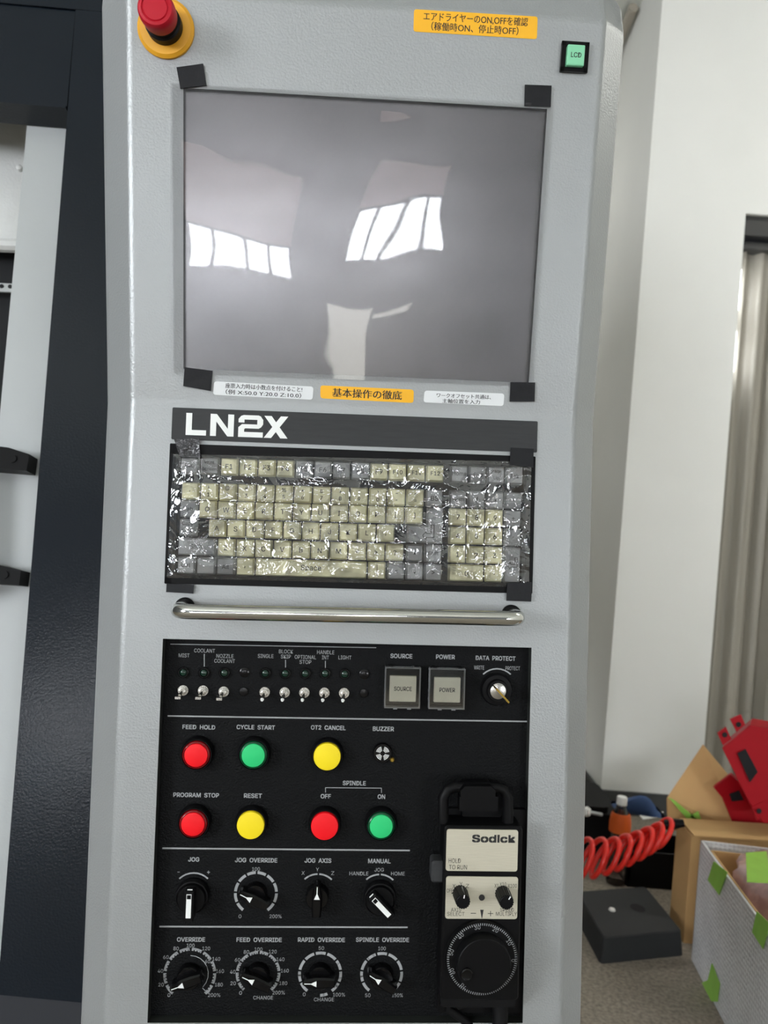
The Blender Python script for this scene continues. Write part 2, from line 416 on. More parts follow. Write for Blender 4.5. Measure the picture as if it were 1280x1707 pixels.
build('handle', b1, 'black_plastic', dr, FC, label='black pull handle')
b = MB(); hi = -.16
poly(FC, [(-300, 180), (60, 208), (60, 265), (-300, 232)], hi, hi-.01, hi, b)
poly(FC, [(-300, 237), (60, 266), (60, 410), (-300, 395)], hi, hi-.01, hi+.004, b)
b.tube([(*on(FC, -300, 398, hi), hi), (*on(FC, 60, 411, hi), hi)], .012, 10)
q = on(FC, 36, 285, hi); b.lathe([(.005, hi), (.005, hi+.012), (.002, hi+.014)], q, 14)
build('inner_panel', b, 'machine_light', mach, FC)
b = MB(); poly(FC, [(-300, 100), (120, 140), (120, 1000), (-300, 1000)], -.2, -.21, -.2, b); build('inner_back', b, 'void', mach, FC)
b = MB(); hi = -.17
poly(FC, [(-300, 455), (40, 474), (40, 488), (-300, 470)], hi, hi-.004, hi, b); b.mi = 1
for px in (-13, 3, 17): b.lathe([(.0035, hi), (.0035, hi+.0012)], on(FC, px, 477+.05*px, hi), 12)
build('perforated_strip', b, ['machine_grey', 'void'], mach, FC)
# ================================================================== CONTROL CABINET
base = FL @ Vector((0, -.42, -.08))
cab = thing('control_cabinet', 'grey control panel cabinet with a screen, keyboard and black switch panel', 'control panel', (base.x, base.y, 0))
UL, UR = -.2255, .224
def avg(F, pts, h=0):
    q = [on(F, x, y, h) for x, y in pts]
    return (q[0].x+q[3].x)/2, (q[1].x+q[2].x)/2, (q[2].y+q[3].y)/2, (q[0].y+q[1].y)/2     # x0,x1,y0,y1 from TL,TR,BR,BL
SW = avg(FL, [(271, 1066), (885, 1078.5), (872, 1705.5), (246, 1705)])
KB = avg(FL, [(284.5, 740), (891.5, 762), (886, 987), (275, 974)])
SC = avg(FU, [(305.5, 147), (911, 181), (882, 638), (306, 615)])
VT = (on(FU, 640, 11).y+on(FU, 1000, 33).y)/2
VBOT = -.46
def cells(xs, ys, holes):
    fs = []
    for i in range(len(xs)-1):
        for j in range(len(ys)-1):
            mx, my = (xs[i]+xs[i+1])/2, (ys[j]+ys[j+1])/2
            if any(h[0] < mx < h[1] and h[2] < my < h[3] for h in holes): continue
            fs.append((i, j))
    return fs
xs = sorted({UL, UR, *SW[:2], *KB[:2], *SC[:2]})
yl = sorted({VBOT, VB, SW[2], SW[3], KB[2], KB[3]}); yu_ = sorted({0, VT, SC[2], SC[3]})
b = MB(); vid = {}; V = []
def vert(p):
    k = tuple(round(c, 6) for c in p)
    if k not in vid: vid[k] = len(V); V.append(tuple(p))
    return vid[k]
def up(x, y, h=0): return U2L @ Vector((x, y, h))
Fc = []
for i, j in cells(xs, yl, [SW, KB]):
    Fc.append([vert((xs[a], yl[c], 0)) for a, c in ((i, j), (i+1, j), (i+1, j+1), (i, j+1))])
def upv(x, y, h=0): return vert((x, VB, 0)) if (y == 0 and h == 0) else vert(up(x, y, h))
for i, j in cells(xs, yu_, [SC]):
    Fc.append([upv(xs[a], yu_[c]) for a, c in ((i, j), (i+1, j), (i+1, j+1), (i, j+1))])
DL, DR, DH, TH = .034, .030, .031, .13
col = [(lambda x, h, y=y: Vector((x, y, h))) for y in yl]+[(lambda x, h, y=y: up(x, y, h)) for y in yu_[1:]]
for sgn, x0, d in ((-1, UL, DL), (1, UR, DR)):
    for a, c in zip(col[:-1], col[1:]):
        for (xa, ha), (xb, hb) in (((x0, 0), (x0+sgn*d, -DH)), ((x0+sgn*d, -DH), (x0+sgn*d, -TH))):
            q = [vert(a(xa, ha)), vert(a(xb, hb)), vert(c(xb, hb)), vert(c(xa, ha))]
            Fc.append(q[::-1] if sgn < 0 else q)
# top chamfer and top, corners mitred
DT = .042
tx = [(UL-DL, UL, -DH)]+[(x, x, 0) for x in xs]+[(UR+DR, UR, -DH)]
for k in range(len(xs)-1):
    Fc.append([upv(xs[k], VT), upv(xs[k+1], VT), vert(up(xs[k+1], VT+DT, -DH)), vert(up(xs[k], VT+DT, -DH))])
    Fc.append([vert(up(xs[k], VT+DT, -DH)), vert(up(xs[k+1], VT+DT, -DH)), vert(up(xs[k+1], VT+DT, -TH)), vert(up(xs[k], VT+DT, -TH))])
for x0, d, s_ in ((UL, -DL, 1), (UR, DR, -1)):
    c0 = upv(x0, VT); c1 = vert(up(x0+d, VT, -DH)); c2 = vert(up(x0, VT+DT, -DH))
    c3 = vert(up(x0+d*.85, VT+DT*.62, -DH)); c4 = vert(up(x0+d*.6, VT+DT*.85, -DH))
    f1 = [c0, c1, c3, c4, c2]; Fc.append(f1 if s_ < 0 else f1[::-1])
    bk = [vert(up(x0+d, VT, -TH)), vert(up(x0+d*.85, VT+DT*.62, -TH)), vert(up(x0+d*.6, VT+DT*.85, -TH)), vert(up(x0, VT+DT, -TH))]
    fr_ = [c1, c3, c4, c2]
    for k in range(3):
        f = [fr_[k], bk[k], bk[k+1], fr_[k+1]]; Fc.append(f if s_ < 0 else f[::-1])
# back and bottom
bl = [vert(c(UL-DL, -TH)) for c in col]; br = [vert(c(UR+DR, -TH)) for c in col]
for k in range(len(col)-1): Fc.append([br[k], bl[k], bl[k+1], br[k+1]])
b.add(V, Fc)
b.box(-.10, .10, VBOT-.02, VBOT+.05, -.12, -.04)
body = build('cabinet_body', b, 'body_paint', cab, FL, ang=60)
bev = body.modifiers.new('bevel', 'BEVEL'); bev.width = .0045; bev.segments = 3; bev.limit_method = 'ANGLE'; bev.angle_limit = radians(8); bev.harden_normals = True
# stand below the frame
ft = FL @ Vector((0, VBOT, -.08))
b = MB(); b.box(ft.x-.09, ft.x+.09, ft.y-.03, ft.y+.03, .03, ft.z+.03); b.box(ft.x-.2, ft.x+.2, ft.y-.12, ft.y+.06, 0, .03)
build('stand', b, 'body_paint', cab, Matrix.Identity(4))
# side screw
for F, px, py in ((FL, 984.5, 1195),):
    p = on(F, px, py, -.05); b = MB(Matrix.Rotation(pi/2, 4, 'Y')); b.lathe([(.005, -.006), (.005, .002), (.003, .0042)], (0, 0), 16)
    build('side_screw', b, 'nickel', cab, FL @ Matrix.Translation((UR+DR, p.y, -.05)))
# emergency stop
ph = on(FU, 276.5, 47.5, .002); es = MB(); es.lathe([(.0262, 0), (.0262, .003), (.0235, .0055), (.017, .006)], (0, 0), 48)
eo = build('emergency_stop_button', es, 'yellow_disc', cab, TR(FU, ph), label='red emergency stop mushroom button on a yellow disc')
b = MB(); b.lathe([(.0165, .006), (.0165, .016), (.0145, .017), (.0145, .025)], (0, 0), 40); build('collar', b, 'black_plastic', eo, label='black collar')
b = MB(); b.lathe([(.0150, .023), (.0158, .026), (.0163, .036), (.0158, .0415), (.0145, .0432), (.0122, .0437), (.0115, .0428), (.0112, .0428), (.0104, .0437), (0.001, .0440)], (0, 0), 48); build('mushroom_cap', b, 'red_cap', eo, label='red mushroom cap')
# LCD button
q = avg(FU, [(934, 71.5), (980.5, 72.5), (977.5, 124), (933, 121)])
M_ = TR(FU, ((q[0]+q[1])/2, (q[2]+q[3])/2)); hw, hh = (q[1]-q[0])/2, (q[3]-q[2])/2
b = MB(); b.rbox(-hw, hw, -hh, hh, 0, .0015, .001)
for a in ((-hw, -hw+.004, -hh, hh), (hw-.004, hw, -hh, hh), (-hw, hw, hh-.004, hh), (-hw, hw, -hh, -hh+.004)): b.box(*a, .0015, .004)
lo = build('lcd_button', b, 'black_gloss', cab, M_, label='square black switch with a green LCD cap')
b = MB(); b.rbox(-.0083, .0083, -.0092, .0092, .0015, .008, .001, ch=.0008); b.mi = 1; b.text('LCD', 0, .0, .0098, .0044, .008, .012)
build('cap', b, ['lcd_green', 'ink'], lo, label='green cap printed LCD')
# screen panel behind its opening
b = MB(); x0, x1, y0, y1 = SC; e = .012
b.mi = 0; b.box(x0-e, x1+e, y0-e, y1+e, -.011, -.006); b.mi = 1
for a in ((x0-.001, x0, y0, y1), (x1, x1+.001, y0, y1), (x0, x1, y1, y1+.001), (x0, x1, y0-.001, y0)): b.box(*a, -.006, -.0002)
so = build('screen', b, ['screen_face', 'recess_edge'], cab, FU, label='grey blank display screen')
# name strip
q = avg(FL, [(287, 678), (895, 704), (895, 755), (287, 732)])
b = MB(); b.rbox(*q, 0, .0014, .0012); b.mi = 1
a = [on(FL, x, y) for x, y in ((310.5, 687.5), (480, 694.5), (480, 731.5), (310.5, 727))]
xx0, xx1, yy0, yy1 = (a[0].x+a[3].x)/2, (a[1].x+a[2].x)/2, (a[2].y+a[3].y)/2+.0005, (a[0].y+a[1].y)/2-.0005
def wide(mb, x0, x1, y0, y1, z):
    W_ = x1-x0; hgt = y1-y0; t = hgt*.235
    cnt = [0]
    def pl(pts): cnt[0] += 1; mb.prism(ccw([(x0+p*W_, y0+r*hgt) for p, r in pts]), z-.0002, z+.0003+cnt[0]*4e-6)
    tw = t/W_*1.12; th = t/hgt
    pl([(0, 0), (0, 1), (tw, 1), (tw, th), (.198, th), (.198, 0)])                                  # L
    n0, n1 = .238, .468
    pl([(n0, 0), (n0, 1), (n0+tw, 1), (n0+tw, 0)]); pl([(n1-tw, 0), (n1-tw, 1), (n1, 1), (n1, 0)])
    pl([(n0, 1), (n0+tw*1.05, 1), (n1, 0), (n1-tw*1.05, 0)])                                          # N
    c0, c1 = .513, .755
    mid = .5                                                                                          # 2
    pts_o = []
    pl([(c0, 0), (c0, .42), (c0+tw, .42), (c0+tw, 0)]); pl([(c0, 0), (c1, 0), (c1, th), (c0, th)])
    pl([(c0, .42), (c0+.05, .6), (c1-.05, .6), (c1-.02, .40), (c0+tw, .40)]) if False else None
    pl([(c0, .30), (c0, .44), (c0+.035, .585), (c1-.04, .585), (c1-.04, .40), (c0+tw+.01, .40), (c0+tw, .36), (c0+tw, .30)])
    pl([(c1-tw, .42), (c1-tw, .96), (c1-.02, .93), (c1, .8), (c1, .6), (c1-.02, .46), (c1-.04, .41)])
    pl([(c0, .66), (c0, .82), (c0+.025, .96), (c0+.05, 1), (c1-.045, 1), (c1-.02, .95), (c1-tw, .80), (c0+tw, .80), (c0+tw, .66)])
    k0, k1 = .765, 1.0; tx_ = tw*1.25
    pl([(k0, 0), (k0+tx_, 0), (k1, 1), (k1-tx_, 1)]); pl([(k1-tx_, 0), (k1, 0), (k0+tx_, 1), (k0, 1)])
wide(b, xx0, xx1, yy0, yy1, .0014)
build('name_strip', b, ['strip_dark', 'print_white'], cab, FL, label='dark grey strip with white LN2X lettering', ang=20)
# keyboard
b = MB(); x0, x1, y0, y1 = KB; KD = -.013
b.box(x0-.004, x1+.004, y0-.004, y1+.004, KD-.004, KD)
for a in ((x0-.0005, x0+.006, y0, y1), (x1-.008, x1+.0005, y0, y1), (x0, x1, y1-.0095, y1+.0005), (x0, x1, y0-.0005, y0+.008)): b.box(*a, KD, .0012)
kb = build('keyboard', b, 'black_plastic', cab, FL, label='black tray with cream and grey keys')
HK = -.0035
def key(xl, xr, row, t, grey=False, tall=None, wide_=None, ts=1.0):
    yr, sl = row; KX = 377
    pc = on(FL, (xl+xr)/2, yr+sl*((xl+xr)/2-KX), HK)
    w_ = (on(FL, xr, yr+sl*(xr-KX), HK)-on(FL, xl, yr+sl*(xl-KX), HK)).x; hh = .0178
    cy = pc.y
    if tall: hh = tall; cy = pc.y-(tall-.0178)/2
    M_ = FL @ Matrix.Translation((pc.x, cy, KD)); b = MB(); g = .0005; hz = HK-KD
    x, y = w_/2-g, hh/2-g*.5
    b.rbox(-x, x, -y, y, 0, hz*.45, .001, 3)
    i1, i2 = .0014, .0026
    def rr(d, r=.001): return rpoly([(-x+d, -y+d), (x-d, -y+d), (x-d, y-d), (-x+d, y-d)], r, 3)
    b.prism(rr(0), hz*.45, hz, rr(i1)); b.prism(rr(i1), hz, hz-.0006, rr(i2))
    b.mi = 1; Z = hz+.0001
    if t == 'ENTER':
        s = 1
        for p, q in (((.004, .008), (.004, -.002)), ((.004, .008), (.0015, .008)), ((.0015, .008), (.0015, .001)), ((.0015, .001), (-.003, .001)), ((-.003, .001), (-.003, .003)), ((-.003, .003), (-.006, -.0005)), ((-.006, -.0005), (-.003, -.004)), ((-.003, -.004), (-.003, -.002)), ((-.003, -.002), (.004, -.002))):
            b.line((p[0]+ox[0], p[1]), (q[0]+ox[0], q[1]), .0007, hz, Z)
    elif isinstance(t, tuple):
        n = len(t)
        for i, s in enumerate(t):
            b.text(s, 0, .0036 if i == 0 else -.0032, None, .0038 if len(s) < 2 else .0034, Z, .01)
    elif t:
        hgt = .0048 if len(t) < 3 else .0040
        if t == 'Space': hgt = .0052
        b.text(t, 0, .0005 if len(t) > 3 else -.0002, None, hgt*ts, Z, .01)
    return build('key', b, ['key_grey' if grey else 'key_cream', 'key_print'], kb, M_, label='grey key' if grey else None)
ox = [0]
rF, rN, rQ, rA, rZ, rC = (777.3, .033), (820, .030), (849.8, .030), (881, .030), (913, .029), (944.4, .028)
key(300, 331.5, rF, 'Esc', True); key(332.3, 365.7, rF, ('Print', 'Screen'), True)
for i in range(12): key(366.5+i*31.25, 366.5+i*31.25+30.6, rF, 'F%d' % (i+1), 4 <= i <= 7)
for i, s in enumerate(('Home', 'End', ('Page', 'Up'), 'Brk')): key(750.5+i*30.9, 780.6+i*30.9, rF, s, True)
for i, s in enumerate(('`', ('!', '1'), ('@', '2'), ('#', '3'), ('$', '4'), ('%', '5'), ('^', '6'), ('&', '7'), ('*', '8'), ('(', '9'), (')', '0'), ('_', '-'), ('+', '='))):
    key(301+i*31.35, 331.6+i*31.35, rN, s)
key(710, 738.5, rN, 'BS', True)
for i, s in enumerate(('7', '8', '9')): pass
for i, s in enumerate(('Num', '/', '*', '-')): key(749+i*30.8, 779+i*30.8, rN, s, True)
key(298.5, 328.5, rQ, 'Tab', True)
for i, s in enumerate('QWERTYUIOP[]'): key(330+i*31.4, 360.8+i*31.4, rQ, s)
for i, s in enumerate('789'): key(748.6+i*30.8, 778.6+i*30.8, rQ, s)
key(841, 870, rQ, '+', True)
key(297, 328, rA, ('Caps', 'Lock'), True)
for i, s in enumerate('ASDFGHJKL;'): key(346+i*31.3, 376.6+i*31.3, rA, s)
for i, s in enumerate('456'): key(748+i*30.8, 778+i*30.8, rA, s)
key(840.5, 869.5, rA, ',', True)
key(295, 359.5, rZ, 'Shift', True)
for i, s in enumerate(('Z', 'X', 'C', 'V', 'B', 'N', 'M', '<', '>', '?')): key(361+i*31.3, 391.6+i*31.3, rZ, s)
key(677, 706, rZ, '^', True); key(707, 737, rZ, 'Shift', True, ts=.9)
for i, s in enumerate('123'): key(747.5+i*30.8, 777.5+i*30.8, rZ, s)
key(294, 325.5, rC, 'Ctrl', True); key(326.2, 359, rC, '', True); key(359.8, 391.8, rC, 'Alt', True); key(392.5, 423.8, rC, ',')
key(424.8, 612, rC, 'Space'); key(613, 643.5, rC, ('|', '\\'))
for i in range(3): key(645+i*31, 675+i*31, rC, ('<', 'v', '>')[i], True)
key(747, 807.5, rC, '0'); key(809, 838.5, rC, '.')
ox[0] = .001; key(839.5, 869, rZ, 'ENTER', True, tall=.0368)
ox[0] = .003
# enter key: an L of two steps
yr, sl = rA; pc = on(FL, (679+738)/2, yr+sl*331, HK)
w1 = (on(FL, 738, yr, HK)-on(FL, 679, yr, HK)).x/2; b = MB(); hz = HK-KD
top = .0092+.0186
L_ = [(-w1, -.0086), (w1, -.0086), (w1, top), (w1-.0165, top), (w1-.0165, .0090), (-w1, .0090)]
Li = [(-w1+.0014, -.0072), (w1-.0014, -.0072), (w1-.0014, top-.0014), (w1-.0151, top-.0014), (w1-.0151, .0076), (-w1+.0014, .0076)]
b.prism(L_, 0, hz*.45); b.prism(L_, hz*.45, hz, Li); b.mi = 1; ox = [.006]
for p, q in (((.004, .010), (.004, -.003)), ((.004, .010), (.001, .010)), ((.001, .010), (.001, .001)), ((.001, .001), (-.004, .001)), ((-.004, .001), (-.004, .003)), ((-.004, .003), (-.0075, -.001)), ((-.0075, -.001), (-.004, -.005)), ((-.004, -.005), (-.004, -.003)), ((-.004, -.003), (.004, -.003))):
    b.line((p[0]+.005, p[1]), (q[0]+.005, q[1]), .0008, hz, hz+.0001)
build('key', b, ['key_grey', 'key_print'], kb, FL @ Matrix.Translation((pc.x, pc.y, KD)), label='grey L-shaped enter key')
# bar handle
hb = .045
pl, pr = on(FL, 308.5, 1012), on(FL, 851.5, 1024); rb = .0072
b = MB(); pts = [(pl.x, pl.y, 0), (pl.x, pl.y, hb-.016)]
for k in range(1, 7): a = pi/2*k/6; pts.append((pl.x+.016*(1-cos(a)), pl.y+(pr.y-pl.y)*0, hb-.016+.016*sin(a)))
pts.append(((pl.x+pr.x)/2, (pl.y+pr.y)/2, hb))
for k in range(6, -1, -1): a = pi/2*k/6; pts.append((pr.x-.016*(1-cos(a)), pr.y, hb-.016+.016*sin(a)))
pts.append((pr.x, pr.y, 0))
b.tube(pts, rb, 20)
ho = build('bar_handle', b, 'chrome', cab, FL, label='polished steel bar handle', ang=80)
for p in (pl, pr):
    b = MB(); b.lathe([(.0098, 0), (.0098, .004), (.0085, .006), (.0074, .006)], (p.x, p.y), 24); build('flange', b, 'black_rubber', ho, FL, label='black round washer')
# switch panel plate with all its legends
PH = -.012
x0, x1, y0, y1 = SW
b = MB(); b.mi = 0; b.box(x0-.003, x1+.003, y0-.003, y1+.003, PH-.004, PH); b.mi = 2
for a in ((x0-.002, x0, y0, y1), (x1, x1+.002, y0, y1), (x0, x1, y1, y1+.002), (x0, x1, y0-.002, y0)): b.box(*a, PH, -.0003)
b.mi = 1
MPP = .0006
def leg(t, px, py, wpx, hpx=7, bold=.008, mb=b, F=FL, h=PH, rot=0):
    p = on(F, px, py, h); s = (on(F, px+5, py, h)-on(F, px-5, py, h)).length/10
    mb.text(t, p.x, p.y, wpx*s if wpx else None, hpx*s, h, bold, rot)
def pline(p, q, wpx, mb=b, F=FL, h=PH): mb.line(on(F, *p, h), on(F, *q, h), wpx*MPP, h, h+.00015)
for t, px, py, wpx in (('MIST', 306.9, 1092.5, 18), ('COOLANT', 341, 1084.6, 34.7), ('NOZZLE', 375, 1093.6, 28.5), ('COOLANT', 374.4, 1101.8, 34.5), ('SINGLE', 442.8, 1093.6, 26), ('BLOCK', 476.7, 1086, 23.5), ('SKIP', 476.4, 1094.5, 16.4), ('OPTIONAL', 509, 1095.3, 35.5), ('STOP', 509, 1103.5, 19.4), ('HANDLE', 542.9, 1087.3, 28.7), ('INT', 542.3, 1096, 11.5), ('LIGHT', 574.9, 1096, 21.6), ('WRITE', 798.5, 1112.8, 17), ('PROTECT', 854.5, 1114, 24)):
    leg(t, px, py, wpx, 6.4, 0)
for t, px, py, wpx in (('SOURCE', 668.9, 1093.6, 36), ('POWER', 742.4, 1095, 31), ('DATA  PROTECT', 826, 1097.2, 66), ('FEED  HOLD', 331.5, 1212, 54), ('CYCLE  START', 426.4, 1212.3, 63.5), ('OT2  CANCEL', 547.2, 1213, 57.5), ('BUZZER', 639, 1215, 34.7), ('SPINDLE', 590.5, 1305.4, 38), ('OFF', 543, 1327.3, 16.6), ('ON', 635.7, 1328, 12), ('PROGRAM  STOP', 327, 1325.3, 75.7), ('RESET', 421.6, 1326.4, 29.5), ('JOG', 323, 1432.5, 18), ('JOG  OVERRIDE', 427, 1433.8, 70), ('JOG  AXIS', 530, 1434.4, 44), ('MANUAL', 632.3, 1435.3, 37), ('OVERRIDE', 318.5, 1566, 46.5), ('FEED  OVERRIDE', 432, 1566.5, 75), ('RAPID  OVERRIDE', 535.8, 1566.5, 78), ('SPINDLE  OVERRIDE', 637.6, 1566.5, 88)):
    leg(t, px, py, wpx, 7.0, .022)
for t, px, py, wpx in (('X', 505.2, 1455.2, 5), ('Y', 529, 1449.4, 5), ('Z', 554.5, 1455.4, 5), ('HANDLE', 598.2, 1456, 31.6), ('JOG', 632, 1449.8, 15.6), ('HOME', 663.2, 1456.2, 22.7), ('100', 426.7, 1448.6, 13), ('0', 400, 1527.4, 4.5), ('200%', 459.3, 1527.4, 20),
        ('0', 281.6, 1658.7, 4.5), ('20', 268.5, 1641.3, 9), ('40', 267.5, 1618.3, 9), ('60', 276.5, 1595.4, 9), ('80', 293.5, 1581, 9), ('100', 317.7, 1576, 13), ('120', 343.7, 1581, 13), ('140', 360.5, 1598.4, 13), ('160', 366.7, 1618.7, 13), ('180', 364.8, 1641.3, 13), ('200%', 357, 1658.6, 20.5), ('60', 346, 1602.5, 8),
        ('0', 401, 1655, 4.5), ('20', 388.6, 1639, 9), ('40', 388, 1619.8, 9), ('60', 396, 1600, 9), ('80', 410.7, 1586.8, 9), ('100', 430.8, 1582.3, 13), ('120', 454.6, 1586.3, 13), ('140', 467.5, 1599, 13), ('160', 474.7, 1618, 13), ('180', 472.2, 1638.8, 13), ('200%', 464.4, 1654.6, 20.5), ('CHANGE', 438.6, 1663, 33),
        ('50', 535.6, 1580.4, 9), ('0', 507, 1657.5, 4.5), ('100%', 565, 1658, 20), ('CHANGE', 540, 1666, 33.5), ('100', 636.6, 1581, 12.5), ('50', 613, 1659, 9), ('150%', 662.4, 1659, 18)):
    leg(t, px, py, wpx, 6.1, 0)
pline((295.8, 1453.6), (299.6, 1453.7), 1); pline((345, 1454), (350, 1454.1), 1); pline((347.5, 1451.6), (347.5, 1456.5), 1)
pline((284, 1073.7), (627, 1079.7), 1.1); pline((279.5, 1193.4), (879, 1202.7), 2.3); pline((270.6, 1413.9), (683, 1417.7), 2.5); pline((265.7, 1544.5), (679.4, 1545.8), 2.5)
for p, q in (((340.5, 1090), (340.5, 1111)), ((475.9, 1100), (475.9, 1112.5)), ((542.3, 1101.6), (542.3, 1113.3))): pline(p, q, 1.2)
pline((542.5, 1313), (635.7, 1313.8), 1.1); pline((542.5, 1312.6), (542.5, 1321), 1.1); pline((635.7, 1313.4), (635.7, 1321.5), 1.1)
def garc(px, py, r, wpx, segs, h=PH, notch=0):
    c = on(FL, px, py, h)
    for a0, a1 in segs:      # degrees clockwise from straight up
        b.arc(c, (r-wpx)*MPP, r*MPP, radians(90-a0), radians(90-a1), h, h+.00015, 8)
def dial(px, py, r, wpx, n, sweep, gap=5.0, teeth=False):
    st = 2*sweep/n
    segs = [(-sweep+i*st+gap/2, -sweep+(i+1)*st-gap/2) for i in range(n)]
    if teeth:
        garc(px, py, r, wpx*.62, segs)
        sub = []
        for s0, s1 in segs:
            d = (s1-s0)/4
            sub += [(s0+.0*d, s0+.75*d), (s0+1.25*d, s0+2.0*d), (s0+2.5*d, s0+3.3*d), (s0+3.6*d, s1)]
        garc(px, py, r, wpx, sub)
    else: garc(px, py, r, wpx, segs)
garc(828, 1149, 36, 2.2, [(-44, 42)]); garc(322, 1490, 35.5, 2.4, [(-44, 43)])
dial(426.5, 1489, 36.4, 4.6, 10, 146); garc(529.3, 1491, 35, 2.6, [(-42, -2), (3, 43)]); garc(632, 1491.5, 35, 2.6, [(-42, -2), (3, 43)])
dial(316.3, 1624, 43.4, 5, 10, 142, teeth=True); dial(430.2, 1622.8, 37, 4.8, 10, 142, teeth=True)
dial(533.5, 1623.4, 36.7, 4.6, 9, 146); garc(533.5, 1623.4, 37.5, 4.6, [(158, 178)]); dial(636, 1623.4, 36, 4.6, 9, 146)
garc(316.3, 1624, 31, 1.0, [(0, 133)]); pline((337.5, 1647), (346.5, 1655.5), 1); pline((346.5, 1655.5), (350, 1651.5), 1)
plate = build('switch_plate', b, ['panel_black', 'legend', 'recess_edge'], cab, FL, label='textured black switch panel with grey legends', ang=20)
def place(px, py, h): p = on(FL, px, py, PH+h); return TR(FL, p, PH)
# indicator lamps and plugs
for px, py in ((305.5, 1121), (339.7, 1121.8), (373.9, 1121.8), (442, 1122.3), (475.3, 1122.6), (508.7, 1122.9), (541.8, 1122.9), (574.6, 1123.7)):
    M_ = place(px, py, .002); b = MB(); b.lathe([(.0056, 0), (.0056, .0022), (.0047, .003), (.0040, .003), (.0034, .0016)], (0, 0), 28)
    lo = build('indicator_lamp', b, 'black_gloss', cab, M_)
    b = MB(); b.lathe([(.0034, .0014), (.0032, .0026), (.002, .0035), (.0006, .0038)], (0, 0), 20); build('lens', b, 'led_green', lo, label='dark green lens')
for px, py, r in ((407.5, 1120.7, .0052), (607.3, 1123.7, .0052), (406, 1153, .0046), (606.5, 1155.7, .0046)):
    b = MB(); b.lathe([(r, 0), (r, .0012), (r*.85, .0018), (.001, .0021)], (0, 0), 28); build('hole_plug', b, 'black_gloss', cab, place(px, py, .001))
# toggle switches
for i, (px, py) in enumerate(((304, 1152), (337.5, 1152.4), (372, 1154), (440.6, 1155), (474, 1155.4), (507, 1155.7), (540.4, 1156), (573.5, 1156.5))):
    M_ = place(px, py, .004); b = MB(); b.lathe([(.0052, 0), (.0052, .0008)], (0, 0), 24)
    b.lathe([(.0046, .0008), (.0046, .0028)], (0, 0), 6); b.lathe([(.0034, .0028), (.0034, .0058), (.0026, .0062)], (0, 0), 20)
    to = build('toggle_switch', b, 'nickel', cab, M_, ang=25)
    b = MB(); pad = i < 3
    e = Vector((-.0022 if pad else -.0012, -.0052, .0135))
    if pad:
        d = e; b.tube([(0, 0, .005), (e.x*.6, e.y*.6, .0105)], [.0012, .0016], 12)
        b.prism([(-.0028, -.0012), (.0028, -.0012), (.0028, .0012), (-.0028, .0012)], .009, .0145)
        for k in range(len(b.v)-8, len(b.v)): v = b.v[k]; b.v[k] = (v[0]-.0022, v[1]-.0035-(v[2]-.009)*.25, v[2])
    else:
        b.tube([(0, 0, .005), tuple(e*.9)], [.0012, .0018], 14); b.mi = 1; b.tube([tuple(e*.9), tuple(e*1.03)], [.0018, .0014], 14)
    build('lever', b, ['nickel', 'print_white'], to)
# covered square buttons
for t, cov, capq, tc in (('SOURCE', [(641.5, 1111), (701, 1113.5), (700, 1181), (641, 1179)], [(648.5, 1125.6), (695, 1127), (692, 1170.5), (650, 1168.5)], (671, 1148.9, 30.6)),
                         ('POWER', [(715, 1113), (775, 1115.5), (774, 1182.5), (714.5, 1180.5)], [(723, 1128), (768, 1130), (766, 1171.5), (723.5, 1170)], (745.4, 1150.8, 27))):
    q = avg(FL, cov, PH+.010); c = ((q[0]+q[1])/2, (q[2]+q[3])/2); hw, hh = (q[1]-q[0])/2, (q[3]-q[2])/2
    M_ = TR(FL, c, PH); b = MB(); b.rbox(-hw, hw, -hh+.002, hh, 0, .004, .0015); b.rbox(-hw+.003, hw-.003, -hh+.004, hh-.005, .004, .0055, .001)
    for s in (-1, 1): b.box(s*hw*.72-.002, s*hw*.72+.002, hh-.004, hh+.001, .0, .009)
    bo = build('guarded_button', b, 'black_gloss', cab, M_, label='square white button printed %s under a clear flip cover' % t)
    k = avg(FL, capq, PH+.008); kw, kh = (k[1]-k[0])/2, (k[3]-k[2])/2; kc = ((k[0]+k[1])/2-c[0], (k[2]+k[3])/2-c[1])
    b = MB(); b.rbox(kc[0]-kw, kc[0]+kw, kc[1]-kh, kc[1]+kh, .0055, .009, .0008, ch=.0005); b.mi = 1
    b.text(t, kc[0], kc[1], tc[2]*MPP*.97, 7*MPP, .009, .012); build('cap', b, ['cap_white', 'ink'], bo, label='white cap printed %s' % t)
    b = MB(); th = .0012
    b.mi = 0; b.box(-hw, hw, -hh, hh, .0115, .0115+th); b.mi = 1
    for a in ((-hw, -hw+th, -hh, hh), (hw-th, hw, -hh, hh), (-hw, hw, -hh, -hh+th), (-hw, hw, hh-th, hh)): b.box(*a, .004, .0115)
    for xx in (-.007, .007): b.box(xx-.002, xx+.002, -hh-.001, -hh, .008, .0127)
    build('flip_cover', b, ['clear_cover', 'clear_edge'], bo, label='clear flip cover')
# key switch
M_ = place(828, 1150, .006); b = MB(); b.lathe([(.0162, 0), (.0162, .004), (.015, .0075), (.0112, .008), (.0108, .012), (.0104, .0125)], (0, 0), 40)
ks = build('key_switch', b, 'black_plastic', cab, M_, label='key switch with a metal key in it')
b = MB(); b.lathe([(.0080, .0125), (.0080, .0132), (.007, .0136)], (0, 0), 32); build('lock_face', b, 'nickel', ks)
b = MB(Matrix.Rotation(radians(-46), 4, 'Z')); b.box(-.0085, .0085, -.0007, .0007, .0136, .030); b.mi = 1; b.rbox(-.0095, .0095, -.0009, .0009, .0225, .036, .0008); b.mi = 0
build('key', b, ['nickel', 'brass'], ks, label='flat metal key')
